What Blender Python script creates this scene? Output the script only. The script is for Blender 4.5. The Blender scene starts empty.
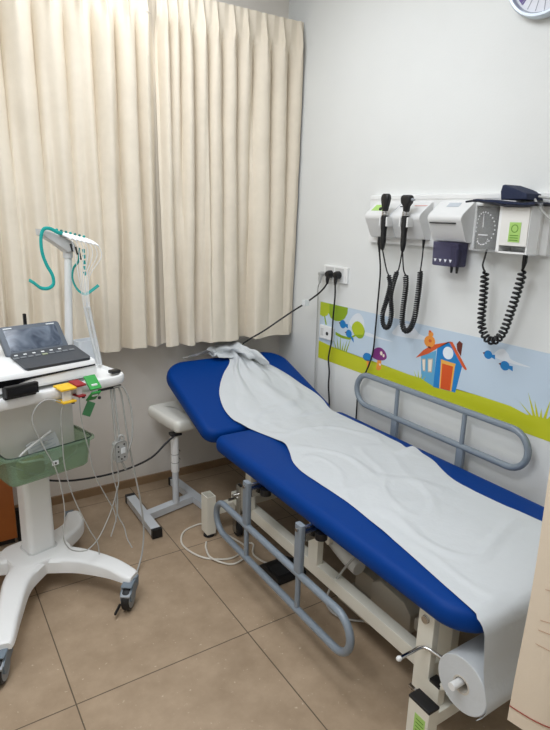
import bpy, bmesh, math, random
from mathutils import Vector, Matrix, noise
random.seed(7)
PI = math.pi
C = bpy.context.scene.collection
SC = bpy.context.scene

# ------------------------------------------------------------------ materials
def lin(c):
    return tuple(((v/255)/12.92 if v/255 <= .04045 else ((v/255+.055)/1.055)**2.4) for v in c)

def mat(name, rgb, rough=.5, metal=0., spec=.5, mottle=0., mscale=8., bump=0., bscale=60., **kw):
    m = bpy.data.materials.new(name); m.use_nodes = True
    nt = m.node_tree; b = nt.nodes['Principled BSDF']
    col = (*lin(rgb), 1)
    b.inputs['Base Color'].default_value = col
    b.inputs['Roughness'].default_value = rough
    b.inputs['Metallic'].default_value = metal
    b.inputs['Specular IOR Level'].default_value = spec
    for k, v in kw.items():
        b.inputs[k.replace('_', ' ')].default_value = v
    tc = nt.nodes.new('ShaderNodeTexCoord')
    if mottle:
        n = nt.nodes.new('ShaderNodeTexNoise'); n.inputs['Scale'].default_value = mscale
        n.inputs['Detail'].default_value = 6
        nt.links.new(tc.outputs['Object'], n.inputs['Vector'])
        r = nt.nodes.new('ShaderNodeValToRGB')
        r.color_ramp.elements[0].position = .3; r.color_ramp.elements[1].position = .7
        r.color_ramp.elements[0].color = (*[c*(1-mottle) for c in col[:3]], 1)
        r.color_ramp.elements[1].color = (*[min(1, c*(1+mottle)) for c in col[:3]], 1)
        nt.links.new(n.outputs['Fac'], r.inputs['Fac'])
        nt.links.new(r.outputs['Color'], b.inputs['Base Color'])
    if bump:
        n = nt.nodes.new('ShaderNodeTexNoise'); n.inputs['Scale'].default_value = bscale
        n.inputs['Detail'].default_value = 4
        nt.links.new(tc.outputs['Object'], n.inputs['Vector'])
        bp = nt.nodes.new('ShaderNodeBump'); bp.inputs['Strength'].default_value = bump
        bp.inputs['Distance'].default_value = .01
        nt.links.new(n.outputs['Fac'], bp.inputs['Height'])
        nt.links.new(bp.outputs['Normal'], b.inputs['Normal'])
    return m

W = dict(
    wall=mat('wall_paint', (226, 227, 224), .75, mottle=.015, mscale=3, bump=.05, bscale=120),
    wallb=mat('back_wall_paint', (230, 224, 215), .75, mottle=.03, mscale=5, bump=.15, bscale=12),
    ceil=mat('ceiling_paint', (240, 240, 238), .9, bump=.02),
    skirt=mat('skirting_tile', (150, 122, 92), .4, mottle=.06, mscale=20),
    curtain=mat('cream_curtain_cloth', (228, 217, 198), .9, spec=.15, mottle=.02, mscale=30, bump=.12, bscale=350),
    privacy=mat('privacy_curtain_cloth', (224, 208, 186), .9, spec=.15, bump=.1, bscale=300),
    brownthread=mat('brown_thread', (190, 150, 122), .9),
    redthread=mat('red_stitching', (150, 60, 45), .9),
    vinyl=mat('blue_vinyl', (0, 56, 130), .5, spec=.14, bump=.05, bscale=180),
    paper=mat('white_paper', (207, 210, 211), .85, spec=.2, bump=.22, bscale=28),
    wisp=mat('thin_loose_paper', (236, 234, 228), .8, spec=.2, Alpha=.35),
    card=mat('cardboard_core', (205, 198, 186), .9),
    cream=mat('cream_enamel', (226, 222, 208), .42, mottle=.02),
    whitep=mat('white_plastic', (236, 236, 234), .4, mottle=.01),
    greyw=mat('pale_grey_plastic', (208, 208, 206), .4),
    pole=mat('white_lacquer', (232, 232, 230), .3),
    rail=mat('grey_rail_paint', (128, 138, 148), .3, spec=.6),
    steel=mat('steel', (190, 188, 184), .25, metal=1.),
    chrome=mat('chrome', (215, 215, 215), .12, metal=1.),
    black=mat('black_plastic', (18, 18, 20), .45),
    gloss=mat('gloss_black', (14, 14, 16), .25),
    rubber=mat('black_rubber', (22, 22, 24), .6),
    dark=mat('dark_recess', (34, 30, 28), .7),
    silver=mat('silver_stool_paint', (206, 210, 214), .35, spec=.6),
    pad=mat('white_stool_vinyl', (226, 224, 214), .5, bump=.06, bscale=150),
    greyc=mat('grey_cable', (176, 176, 172), .5),
    whitec=mat('white_cable', (214, 208, 196), .5),
    cupg=mat('light_grey_plastic', (212, 216, 220), .4),
    greyp=mat('grey_plastic', (150, 155, 160), .45),
    blueg=mat('blue_grey_plastic', (112, 124, 134), .45),
    charcoal=mat('charcoal_plastic', (62, 66, 72), .5, bump=.05, bscale=300),
    bezel=mat('slate_bezel', (78, 86, 96), .4),
    key=mat('grey_keys', (112, 116, 120), .5),
    wkey=mat('white_keys', (225, 228, 228), .4),
    gkey=mat('olive_key', (150, 156, 130), .5),
    teal=mat('teal_rubber', (20, 158, 150), .45),
    tealw=mat('dark_teal_rubber', (14, 118, 112), .45),
    yellow=mat('yellow_plastic', (236, 190, 40), .4),
    red=mat('red_plastic', (150, 28, 36), .4),
    green=mat('green_plastic', (40, 150, 60), .4),
    dgreen=mat('dull_green_plastic', (70, 130, 84), .5),
    wood=mat('orange_brown_wood', (172, 98, 44), .45, mottle=.12, mscale=6),
    motor=mat('beige_grey_housing', (176, 168, 154), .5),
    navy=mat('navy_cuff_cloth', (28, 38, 66), .8, bump=.15, bscale=250),
    navyd=mat('dark_cuff_cloth', (24, 26, 36), .8),
    sticker=mat('green_sticker', (168, 206, 112), .6),
    stickerd=mat('green_sticker_ink', (92, 142, 44), .7),
    boxw=mat('station_plastic', (222, 222, 220), .42),
    slot=mat('black_slot', (30, 30, 30), .5),
    purple=mat('clock_violet', (96, 74, 140), .5),
    dial=mat('clock_dial', (222, 223, 230), .6),
    tick=mat('clock_ticks', (150, 152, 162), .6),
    rim=mat('clock_rim', (196, 204, 212), .3, metal=.5),
    speck=mat('white_print', (238, 238, 238), .6),
    olive=mat('folded_olive_wrap', (150, 150, 96), .6),
    print_=mat('pale_print', (186, 192, 198), .7),
)
# border decal colours
for k, c in dict(sky=(196, 212, 226), lime=(196, 200, 30), leaf=(140, 170, 30), leafl=(180, 196, 40), cloudc=(222, 228, 234),
                 bird=(26, 124, 190), mushp=(126, 44, 120), orange=(236, 150, 60), roofc=(214, 92, 44), houseb=(26, 128, 196),
                 houses=(96, 168, 206), doorc=(216, 84, 26), lintel=(240, 176, 80), pane=(240, 226, 208), wtrim=(190, 176, 156),
                 brown=(104, 44, 30), grassd=(150, 170, 30), ringw=(232, 240, 246)).items():
    W[k] = mat('decal_'+k, c, .45)

def glassy(name, rgb, alpha, rough=.15, mixw=.5):
    """see-through plastic: part transparent, part glossy coloured"""
    m = bpy.data.materials.new(name); m.use_nodes = True
    nt = m.node_tree; b = nt.nodes['Principled BSDF']
    b.inputs['Base Color'].default_value = (*lin(rgb), 1)
    b.inputs['Roughness'].default_value = rough
    tr = nt.nodes.new('ShaderNodeBsdfTransparent'); tr.inputs['Color'].default_value = (*[min(1, .35+.65*c*1.4) for c in lin(rgb)], 1)
    mx = nt.nodes.new('ShaderNodeMixShader'); mx.inputs[0].default_value = alpha
    nt.links.new(tr.outputs[0], mx.inputs[1]); nt.links.new(b.outputs[0], mx.inputs[2])
    nt.links.new(mx.outputs[0], nt.nodes['Material Output'].inputs['Surface'])
    return m
W['bin'] = glassy('green_clear_plastic', (178, 198, 178), .28)
W['clear'] = glassy('clear_plastic', (225, 228, 230), .10)
W['smoke'] = glassy('violet_smoked_plastic', (92, 90, 122), .42)
W['frost'] = glassy('frosted_panel', (238, 236, 230), .92, .35)
W['tube'] = glassy('clear_tubing', (226, 228, 228), .7, .3)

def floor_mat():
    m = bpy.data.materials.new('beige_floor_tiles'); m.use_nodes = True
    nt = m.node_tree; b = nt.nodes['Principled BSDF']
    tc = nt.nodes.new('ShaderNodeTexCoord'); mp = nt.nodes.new('ShaderNodeMapping')
    mp.inputs['Location'].default_value = (1.606+.619*4, .724+.619*10, 0)
    nt.links.new(tc.outputs['Object'], mp.inputs['Vector'])
    br = nt.nodes.new('ShaderNodeTexBrick'); br.offset = 0; br.squash = 1
    br.inputs['Scale'].default_value = 1; br.inputs['Mortar Size'].default_value = .0022
    br.inputs['Mortar Smooth'].default_value = .1
    br.inputs['Brick Width'].default_value = .619; br.inputs['Row Height'].default_value = .619
    br.inputs['Mortar'].default_value = (*lin((96, 82, 66)), 1)
    nt.links.new(mp.outputs[0], br.inputs['Vector'])
    n = nt.nodes.new('ShaderNodeTexNoise'); n.inputs['Scale'].default_value = 7; n.inputs['Detail'].default_value = 10; n.inputs['Roughness'].default_value = .65
    n2 = nt.nodes.new('ShaderNodeTexNoise'); n2.inputs['Scale'].default_value = 70; n2.inputs['Detail'].default_value = 5
    nt.links.new(tc.outputs['Object'], n.inputs['Vector']); nt.links.new(tc.outputs['Object'], n2.inputs['Vector'])
    r = nt.nodes.new('ShaderNodeValToRGB')
    r.color_ramp.elements[0].position = .32; r.color_ramp.elements[1].position = .7
    r.color_ramp.elements[0].color = (*lin((152, 131, 107)), 1); r.color_ramp.elements[1].color = (*lin((176, 154, 129)), 1)
    nt.links.new(n.outputs['Fac'], r.inputs['Fac'])
    r2 = nt.nodes.new('ShaderNodeValToRGB')
    r2.color_ramp.elements[0].position = .66; r2.color_ramp.elements[1].position = .74
    r2.color_ramp.elements[0].color = (0, 0, 0, 1); r2.color_ramp.elements[1].color = (1, 1, 1, 1)
    nt.links.new(n2.outputs['Fac'], r2.inputs['Fac'])
    mx = nt.nodes.new('ShaderNodeMix'); mx.data_type = 'RGBA'
    nt.links.new(r2.outputs['Color'], mx.inputs[0]); nt.links.new(r.outputs['Color'], mx.inputs[6])
    mx.inputs[7].default_value = (*lin((196, 178, 154)), 1)
    nt.links.new(mx.outputs[2], br.inputs['Color1']); nt.links.new(mx.outputs[2], br.inputs['Color2'])
    nt.links.new(br.outputs['Color'], b.inputs['Base Color'])
    b.inputs['Roughness'].default_value = .42; b.inputs['Specular IOR Level'].default_value = .4
    bp = nt.nodes.new('ShaderNodeBump'); bp.inputs['Strength'].default_value = .3; bp.inputs['Distance'].default_value = .002; bp.invert = True
    nt.links.new(br.outputs['Fac'], bp.inputs['Height']); nt.links.new(bp.outputs[0], b.inputs['Normal'])
    return m
W['floor'] = floor_mat()

# ------------------------------------------------------------------ mesh helpers (everything in metres, world axes unless a frame is given)
def frame_of(o):
    m = o.matrix_basis.copy()
    while o.parent:
        o = o.parent; m = o.matrix_basis @ m
    return m

def obj(name, bm, m, parent=None, label=None, smooth=38, at=None):
    """link a bmesh built in world coordinates as one mesh object"""
    bmesh.ops.recalc_face_normals(bm, faces=bm.faces[:])
    lim = math.radians(smooth)
    for f in bm.faces: f.smooth = True
    for e in bm.edges:
        if len(e.link_faces) == 2:
            if e.calc_face_angle(0) > lim: e.smooth = False
    if parent is not None:
        bm.transform(frame_of(parent).inverted())
    elif at is not None:
        bm.transform(Matrix.Translation(-Vector(at)))
    me = bpy.data.meshes.new(name); bm.to_mesh(me); bm.free()
    ms = m if isinstance(m, (list, tuple)) else [m]
    for x in ms: me.materials.append(x)
    o = bpy.data.objects.new(name, me); C.objects.link(o)
    wn = o.modifiers.new('weighted_normals', 'WEIGHTED_NORMAL'); wn.keep_sharp = True
    if parent is not None: o.parent = parent
    elif at is not None: o.location = at
    if label: o['label'] = label
    return o

def thing(name, label, cat, loc=(0, 0, 0), rotz=0, group=None):
    o = bpy.data.objects.new(name, None); C.objects.link(o)
    o.empty_display_size = .05
    o.location = loc; o.rotation_euler = (0, 0, rotz)
    o['label'] = label; o['category'] = cat
    if group: o['group'] = group
    return o

def tag(o, label, cat, group=None):
    o['label'] = label; o['category'] = cat
    if group: o['group'] = group
    return o

def struct(name, bm, m):
    o = obj(name, bm, m); o['kind'] = 'structure'; return o

def N(): return bmesh.new()

def box(bm, x0, x1, y0, y1, z0, z1, bev=0., seg=2, M=None):
    g = bmesh.ops.create_cube(bm, size=1)['verts']
    for v in g:
        v.co = Vector(((x0+x1)/2+v.co.x*(x1-x0), (y0+y1)/2+v.co.y*(y1-y0), (z0+z1)/2+v.co.z*(z1-z0)))
    if bev:
        es = list({e for v in g for e in v.link_edges})
        r = bmesh.ops.bevel(bm, geom=es, offset=bev, segments=seg, affect='EDGES', profile=.5)
        g = list({v for f in r['faces'] for v in f.verts} | {v for v in g if v.is_valid})
    if M is not None:
        for v in g: v.co = M @ v.co
    return g

def spline(pts, k=8):
    P = [Vector(p) for p in pts]
    if len(P) < 3: return P
    out = []
    for i in range(len(P)-1):
        p0 = P[max(i-1, 0)]; p1 = P[i]; p2 = P[i+1]; p3 = P[min(i+2, len(P)-1)]
        for j in range(k):
            t = j/k
            out.append(.5*((2*p1)+(p2-p0)*t+(2*p0-5*p1+4*p2-p3)*t*t+(3*p1-p0-3*p2+p3)*t**3))
    out.append(P[-1]); return out

def tube(bm, pts, r, n=10, closed=False, flat=None, up0=None):
    """sweep a circle (or an ellipse r x flat) along a polyline; r may be a list"""
    P = [Vector(p) for p in pts]
    L = len(P)
    rings = []; nrm = None
    for i in range(L):
        a = P[(i-1) % L] if (closed or i > 0) else P[i]
        b = P[(i+1) % L] if (closed or i < L-1) else P[i]
        t = (b-a)
        t = t.normalized() if t.length > 1e-9 else Vector((0, 0, 1))
        if nrm is None:
            up = Vector(up0) if up0 else (Vector((0, 0, 1)) if abs(t.z) < .9 else Vector((1, 0, 0)))
            nrm = (up-t*up.dot(t)).normalized()
        else:
            nrm = (nrm-t*nrm.dot(t))
            nrm = nrm.normalized() if nrm.length > 1e-6 else t.orthogonal().normalized()
        bn = t.cross(nrm)
        rr = r[i] if isinstance(r, (list, tuple)) else r
        r2 = flat if flat is not None else rr
        rings.append([bm.verts.new(P[i]+nrm*(rr*math.cos(2*PI*k/n))+bn*(r2*math.sin(2*PI*k/n))) for k in range(n)])
    for i in range(L if closed else L-1):
        A = rings[i]; B = rings[(i+1) % L]
        for k in range(n):
            bm.faces.new((A[k], A[(k+1) % n], B[(k+1) % n], B[k]))
    if not closed:
        bm.faces.new(rings[0][::-1]); bm.faces.new(rings[-1])

def cyl(bm, a, b, r, r2=None, n=20):
    tube(bm, [a, b], [r, r if r2 is None else r2], n)

def lathe(bm, prof, c, axis='z', n=32, closed=False):
    """revolve (radius, height) pairs about an axis through c"""
    rings = []
    for (r, h) in prof:
        ring = []
        for k in range(n):
            a = 2*PI*k/n
            if axis == 'z': v = (r*math.cos(a), r*math.sin(a), h)
            elif axis == 'x': v = (h, r*math.cos(a), r*math.sin(a))
            else: v = (r*math.cos(a), h, r*math.sin(a))
            ring.append(bm.verts.new(Vector(c)+Vector(v)))
        rings.append(ring)
    m = len(rings)
    for i in range(m if closed else m-1):
        A = rings[i]; B = rings[(i+1) % m]
        for k in range(n):
            bm.faces.new((A[k], A[(k+1) % n], B[(k+1) % n], B[k]))
    if not closed:
        bm.faces.new(rings[0]); bm.faces.new(rings[-1][::-1])

def prism(bm, poly, a, b, axis='x', bev=0.):
    """extrude a polygon given in the two other axes from a to b"""
    def V(p, h):
        return {'x': (h, p[0], p[1]), 'y': (p[0], h, p[1]), 'z': (p[0], p[1], h)}[axis]
    A = [bm.verts.new(V(p, a)) for p in poly]; B = [bm.verts.new(V(p, b)) for p in poly]
    fs = [bm.faces.new(A), bm.faces.new(B[::-1])]
    n = len(poly)
    for i in range(n):
        fs.append(bm.faces.new((A[i], B[i], B[(i+1) % n], A[(i+1) % n])))
    if bev:
        es = list(fs[0].edges)+list(fs[1].edges)
        bmesh.ops.bevel(bm, geom=es, offset=bev, segments=2, affect='EDGES', profile=.5)

def rrect(x0, x1, y0, y1, r, k=6):
    """rounded rectangle outline; r = one radius or four (x0y0, x1y0, x1y1, x0y1)"""
    R = [r]*4 if not isinstance(r, (list, tuple)) else r
    out = []
    for (cx, cy, a0, rr) in ((x0, y0, PI, R[0]), (x1, y0, 1.5*PI, R[1]), (x1, y1, 0, R[2]), (x0, y1, .5*PI, R[3])):
        sx = 1 if cx == x0 else -1; sy = 1 if cy == y0 else -1
        ox, oy = cx+sx*rr, cy+sy*rr
        for i in range(k+1):
            a = a0+.5*PI*i/k
            out.append((ox+rr*math.cos(a), oy+rr*math.sin(a)))
    return out

def loft(bm, loops, cap=True, closed_ring=False):
    rings = [[bm.verts.new(p) for p in lp] for lp in loops]
    n = len(rings[0]); m = len(rings)
    for i in range(m if closed_ring else m-1):
        A = rings[i]; B = rings[(i+1) % m]
        for k in range(n):
            bm.faces.new((A[k], A[(k+1) % n], B[(k+1) % n], B[k]))
    if cap and not closed_ring:
        bm.faces.new(rings[0][::-1]); bm.faces.new(rings[-1])
    return rings

def cushion(bm, x0, x1, y0, y1, z0, z1, radii, edge, k=8, crown=.0, M=None):
    """upholstered slab: rounded corners in plan and a bull-nosed edge"""
    loops = []
    h = (z1-z0)/2; zc = (z0+z1)/2
    steps = 10
    seq = [(-PI/2+PI*i/steps) for i in range(steps+1)]
    def ring(ins, z):
        R = [max(.004, r-ins) for r in radii]
        return [Vector((p[0], p[1], z)) for p in rrect(x0+ins, x1-ins, y0+ins, y1-ins, R, k)]
    loops.append(ring(edge+.02, z0))
    for a in seq:
        c = abs(math.cos(a))**.75; s = math.copysign(abs(math.sin(a))**.85, math.sin(a))
        loops.append(ring(edge*(1-c), zc+h*s))
    loops.append(ring(edge+.03, z1+crown*.5)); loops.append(ring(edge+.09, z1+crown))
    if M is not None: loops = [[M @ p for p in lp] for lp in loops]
    loft(bm, loops)

def grid(bm, nu, nv, f):
    V = [[bm.verts.new(f(i/nu, j/nv)) for i in range(nu+1)] for j in range(nv+1)]
    for j in range(nv):
        for i in range(nu):
            bm.faces.new((V[j][i], V[j][i+1], V[j+1][i+1], V[j+1][i]))
    return V

def thicken(bm, t):
    bmesh.ops.recalc_face_normals(bm, faces=bm.faces[:])
    bmesh.ops.solidify(bm, geom=bm.faces[:], thickness=t)

def interp(tab, y):
    """piecewise-linear lookup in rows (key, values...) sorted by falling or rising key"""
    T = tab if tab[0][0] < tab[-1][0] else tab[::-1]
    if y <= T[0][0]: return T[0][1:]
    for a, b in zip(T, T[1:]):
        if y <= b[0]:
            t = (y-a[0])/(b[0]-a[0]); t2 = t*t*(3-2*t)
            return [p+(q_-p)*t2 for p, q_ in zip(a[1:], b[1:])]
    return T[-1][1:]

def curve(tab, y):
    T = tab if tab[0][0] < tab[-1][0] else tab[::-1]
    if y <= T[0][0]: return T[0][1:]
    if y >= T[-1][0]: return T[-1][1:]
    for i in range(len(T)-1):
        if y <= T[i+1][0]:
            a, c = T[i], T[i+1]; p = T[max(0, i-1)]; n = T[min(len(T)-1, i+2)]
            h = c[0]-a[0]; t = (y-a[0])/h; out = []
            for k in range(1, len(a)):
                m0 = (c[k]-p[k])/(c[0]-p[0])*h; m1 = (n[k]-a[k])/(n[0]-a[0])*h
                out.append((2*t**3-3*t*t+1)*a[k]+(t**3-2*t*t+t)*m0+(-2*t**3+3*t*t)*c[k]+(t**3-t*t)*m1)
            return out

def nz(x, y, z=0.): return noise.noise(Vector((x, y, z)))

# ------------------------------------------------------------------ room
XL, YF, ZC = -2.75, -4.4, 2.75
b = N(); box(b, XL, .0, YF, 0, -.08, 0); struct('floor', b, W['floor'])
b = N(); box(b, XL-.1, .1, YF-.1, .1, ZC, ZC+.08); struct('ceiling', b, W['ceil'])
b = N(); box(b, XL-.1, .1, 0, .1, -.08, ZC); struct('wall_back', b, W['wallb'])
b = N(); box(b, 0, .1, YF-.1, 0, -.08, ZC); struct('wall_right', b, W['wall'])
b = N(); box(b, XL-.1, XL, YF-.1, 0, -.08, ZC); struct('wall_left', b, W['wall'])
b = N(); box(b, XL, 0, YF-.1, YF, -.08, ZC); struct('wall_front', b, W['wall'])
b = N(); box(b, XL, -.0, -.012, -.0, 0, .045); struct('baseboard_back', b, W['skirt'])
b = N(); box(b, -.012, 0, YF, -.012, 0, .045); struct('baseboard_right', b, W['skirt'])

# ------------------------------------------------------------------ window curtains
def curtain(name, label, x0, x1, pleats, low, ztop, zbot, seed, tuck=False):
    t = thing(name, label, 'curtain', ((x0+x1)/2, -.13, zbot), 0, 'cream pleated window curtains')
    zp = ztop-.115
    amp = {p: random.Random(seed+i).uniform(.75, 1.2) for i, p in enumerate(pleats)}
    def topfold(x):
        if x <= pleats[0]: g = pleats[1]-pleats[0]; t = min(.5, (pleats[0]-x)/g); a = amp[pleats[0]]
        elif x >= pleats[-1]: g = pleats[-1]-pleats[-2]; t = min(.5, (x-pleats[-1])/g); a = amp[pleats[-1]]
        else:
            for p, q_ in zip(pleats, pleats[1:]):
                if p <= x <= q_:
                    t = (x-p)/(q_-p); a = amp[p]*(1-t)+amp[q_]*t; t = min(t, 1-t); break
        return a*math.cos(PI*t)**.8
    def slant(x):        # sideways bulge so the folds roll over their valleys
        for p, q_ in zip(pleats, pleats[1:]):
            if p <= x <= q_: return (q_-p)*math.sin(2*PI*(x-p)/(q_-p))
        return 0
    def pinch(x):
        return max(math.exp(-((x-p)/.010)**2) for p in pleats)
    nu = int((x1-x0)/.005); nv = 60
    def f(u, v):
        v = v**1.3
        z = ztop+(zbot-ztop)*v
        x = x0+(x1-x0)*u
        d = z-zp
        w = min(1, max(0, (zp-z)/(zp-zbot)))
        ws = min(1, .95*w**.9)
        sway = .020*nz(x*4+seed, z*1.1)*w
        lowv = interp(low, x+sway)[0]
        top = topfold(x+sway*.6)
        hy = -.158-.010*(1-top)*max(0, d)/.115-.036*pinch(x)*(1-.75*max(0, d)/.115)+.004*nz(x*13, z*6)
        by = -.110-(.082+.012*w)*((1-ws)*top+ws*lowv)-.012*nz(x*6+seed, z*1.6)*w
        by -= .005*nz(x*22+seed, z*3)*w+.004*nz(x*9, z*8+seed)
        k = 1 if d > 0 else math.exp(d/.055)
        y = k*hy+(1-k)*by
        if tuck: h = max(0, min(1, (x-x1+.085)/.05)); y += (-.118-y)*h
        zz = z+(.006*nz(x*7, seed)+.004*math.sin(x*31))*w
        return Vector((x+.05*slant(x)*(1-ws)*(1-k), y, zz))
    b = N(); grid(b, nu, nv, f); thicken(b, .0018)
    obj('cloth', b, W['curtain'], t, smooth=60)
    for p in pleats:
        b = N(); tube(b, spline([(p-.009, -.178, zp+.004), (p, -.184, zp), (p+.009, -.178, zp-.004)], 4), .0018, 6); obj('pleat_tack', b, W['card'], t)
    return t

pr = [-.775, -.725, -.668, -.59, -.519, -.43, -.352, -.246, -.142, -.034]
lowR = [(-.815, .75), (-.80, .95), (-.752, .9), (-.735, .12), (-.715, .2), (-.69, .92), (-.652, .8), (-.622, .12), (-.585, .2), (-.562, .98),
        (-.48, .8), (-.40, .72), (-.378, .02), (-.318, .0), (-.298, 1.05), (-.2, .85), (-.10, .72), (-.05, .62), (-.012, .3)]
curtain('window_curtain', 'right cream pleated curtain reaching the room corner above the bed head', -.815, -.012, pr, lowR, 2.466, .825, 3)
pl_ = [-1.53, -1.41, -1.28, -1.16, -1.05, -.955, -.86]
lowL = [(-1.585, .2), (-1.565, .75), (-1.545, .15), (-1.515, .8), (-1.47, .85), (-1.435, .18), (-1.40, .8), (-1.33, .7), (-1.30, .1), (-1.265, .85), (-1.20, .6), (-1.165, .1),
        (-1.13, .9), (-1.06, .75), (-1.02, .08), (-.985, .85), (-.93, .9), (-.895, .1), (-.86, .6), (-.76, .3)]
curtain('window_curtain', 'left cream pleated curtain hanging behind the medical cart', -1.585, -.785, pl_, lowL, 2.466, .832, 11, True)
b = N(); box(b, -1.7, -.03, -.095, -.06, 2.40, 2.44, .003); cyl(b, (-1.5, -.06, 2.42), (-1.5, 0, 2.42), .008); cyl(b, (-.2, -.06, 2.42), (-.2, 0, 2.42), .008)
o = obj('trim_curtain_track', b, W['whitep']); o['kind'] = 'structure'; o.name = 'trim_1'

# ------------------------------------------------------------------ examination bed
BX0, BX1, BF = -.82, -.08, -2.15
ZB, ZT = .455, .53
JY = -.712
SL = .36
bed = thing('examination_bed', 'blue padded medical examination bed along the right wall', 'bed', (-.45, -1.2, 0))
b = N(); cushion(b, BX0, BX1, BF, JY-.004, ZB, ZT, [.12, .12, .05, .05], .036)
seat = obj('seat_cushion', b, W['vinyl'], bed, smooth=60)
ang = math.atan(SL)
HM = Matrix.Translation((0, JY+.004, ZT)) @ Matrix.Rotation(ang, 4, 'X')
b = N(); cushion(b, BX0-.015, BX1-.015, 0, .61, -.078, 0, [.07, .07, .13, .13], .036, M=HM)
head = obj('head_cushion', b, W['vinyl'], bed, smooth=60)
b = N(); box(b, BX0+.05, BX1-.05, .05, .55, -.094, -.078, M=HM); obj('base_board', b, W['dark'], head)
b = N(); box(b, BX0+.06, BX1-.05, BF+.12, JY-.05, ZB-.014, ZB+.002); obj('base_board', b, W['dark'], seat)
# hinge between the two cushions
for x in (-.76, -.14):
    b = N(); box(b, x-.010, x+.010, JY-.03, JY+.025, ZB-.022, ZB+.006, .003); obj('hinge', b, W['black'], bed)
# upper frame
b = N()
for x in (-.64, -.24): box(b, x-.02, x+.02, BF+.2, JY-.08, ZB-.055, ZB-.014, .003)
for y in (BF+.22, -1.4, JY-.10): box(b, -.64, -.24, y-.018, y+.018, ZB-.053, ZB-.016, .003)
obj('upper_frame', b, W['cream'], bed)
# lower frame
for x in (-.68, -.24):
    b = N(); box(b, x-.022, x+.022, -1.955, -.68, .15, .203, .003); obj('lower_beam', b, W['cream'], bed)
for y in (-.67, -2.03):
    b = N(); box(b, -.80, -.12, y-.02, y+.02, .105, .15, .003); obj('cross_beam', b, W['cream'], bed)
def foot_post(x0, x1, y0, y1, capped):
    b = N()
    if capped:
        box(b, x0, x1, y0, y1, .018, .196, .002)
    else:
        o_ = [(x0, y0), (x1, y0), (x1, y1), (x0, y1)]; w = .004
        i_ = [(x0+w, y0+w), (x1-w, y0+w), (x1-w, y1-w), (x0+w, y1-w)]
        loft(b, [[Vector((*p, z)) for p in P] for P, z in ((o_, .02), (o_, .215), (i_, .215), (i_, .03))])
    p = obj('foot_post', b, W['cream'], bed)
    b = N(); cyl(b, ((x0+x1)/2, (y0+y1)/2, 0), ((x0+x1)/2, (y0+y1)/2, .02), .026, .02); obj('foot_glide', b, W['rubber'], p)
    if capped:
        b = N(); box(b, x0-.001, x1+.001, y0-.001, y1+.001, .195, .204, .002); obj('end_cap', b, W['black'], p, 'black end cap')
    return p
fp = foot_post(-.84, -.80, -2.07, -1.995, True)
foot_post(-.12, -.08, -2.07, -1.995, True)
foot_post(-.842, -.797, -.705, -.642, False)
foot_post(-.12, -.075, -.705, -.642, False)
b = N(); box(b, -.8405, -.8398, -2.06, -2.022, .09, .165); st = obj('green_sticker', b, W['sticker'], fp, 'green inspection sticker')
b = N()
for i in range(5): box(b, -.8409, -.8403, -2.055, -2.028, .10+i*.012, .103+i*.012)
obj('sticker_lines', b, W['stickerd'], st)
# lifting legs carrying the seat
def leg(x, y, z0, z1, w=.026, d=.058):
    b = N(); box(b, x-w/2, x+w/2, y-d/2, y+d/2, z0, z1, .003); l = obj('lift_leg', b, W['cream'], bed)
    b = N(); lathe(b, [(.004, -.007), (.011, -.007), (.011, -.001), (.013, 0), (.013, .004)], (x-w/2-.002, y, z1-.035), 'x', 16); obj('bolt', b, W['steel'], l)
    return l
leg(-.752, -1.965, .15, .435); leg(-.17, -1.965, .15, .435)
b = N(); box(b, -.66, -.625, -1.98, -1.93, .19, .44, .003); obj('lift_leg', b, W['cream'], bed)
leg(-.69, -1.345, .20, .435, .03, .06); leg(-.2, -1.345, .20, .435, .03, .06)
leg(-.70, -.86, .203, .44, .026, .05)
b = N(); prism(b, [(-1.46, .43), (-1.405, .43), (-1.43, .34), (-1.445, .335), (-1.455, .345)], -.715, -.695, 'x', .002); obj('hinge_tab', b, W['cream'], bed)
b = N(); cyl(b, (-.76, -.80, .25), (-.62, -.80, .25), .007, n=12); cyl(b, (-.76, -.76, .21), (-.6, -.76, .21), .006, n=12); obj('lock_rod', b, W['steel'], bed)
b = N(); box(b, -.735, -.715, -.83, -.79, .16, .30, .002); obj('lock_plate', b, W['steel'], bed)
b = N(); cyl(b, (-.45, -1.0, .26), (-.45, -1.55, .38), .03, n=20); cyl(b, (-.45, -.85, .23), (-.45, -1.0, .26), .017, n=16); obj('gas_strut', b, W['motor'], bed)
b = N(); prism(b, [(-1.57, .13), (-1.57, .215), (-1.61, .245), (-1.73, .232), (-1.765, .20), (-1.765, .13)], -.60, -.42, 'x', .006); mh = obj('motor_housing', b, W['motor'], bed)
b = N(); box(b, -.63, -.45, -1.60, -1.42, .06, .105, .006); box(b, -.56, -.52, -1.58, -1.44, .10, .19); obj('motor_bracket', b, W['motor'], bed)
b = N()
for i in range(3):
    y = -1.80-.05*i
    box(b, -.61, -.55, y-.014, y+.010, .175, .22, .004); cyl(b, (-.61, y-.010, .222), (-.55, y-.010, .222), .008, n=10)
obj('cable_clip', b, W['motor'], bed)
b = N(); tube(b, spline([(-.60, -1.26, .30), (-.60, -1.35, .265), (-.60, -1.43, .24), (-.60, -1.50, .23)], 8), .03, 14); obj('hose_sleeve', b, W['frost'], bed)
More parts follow.
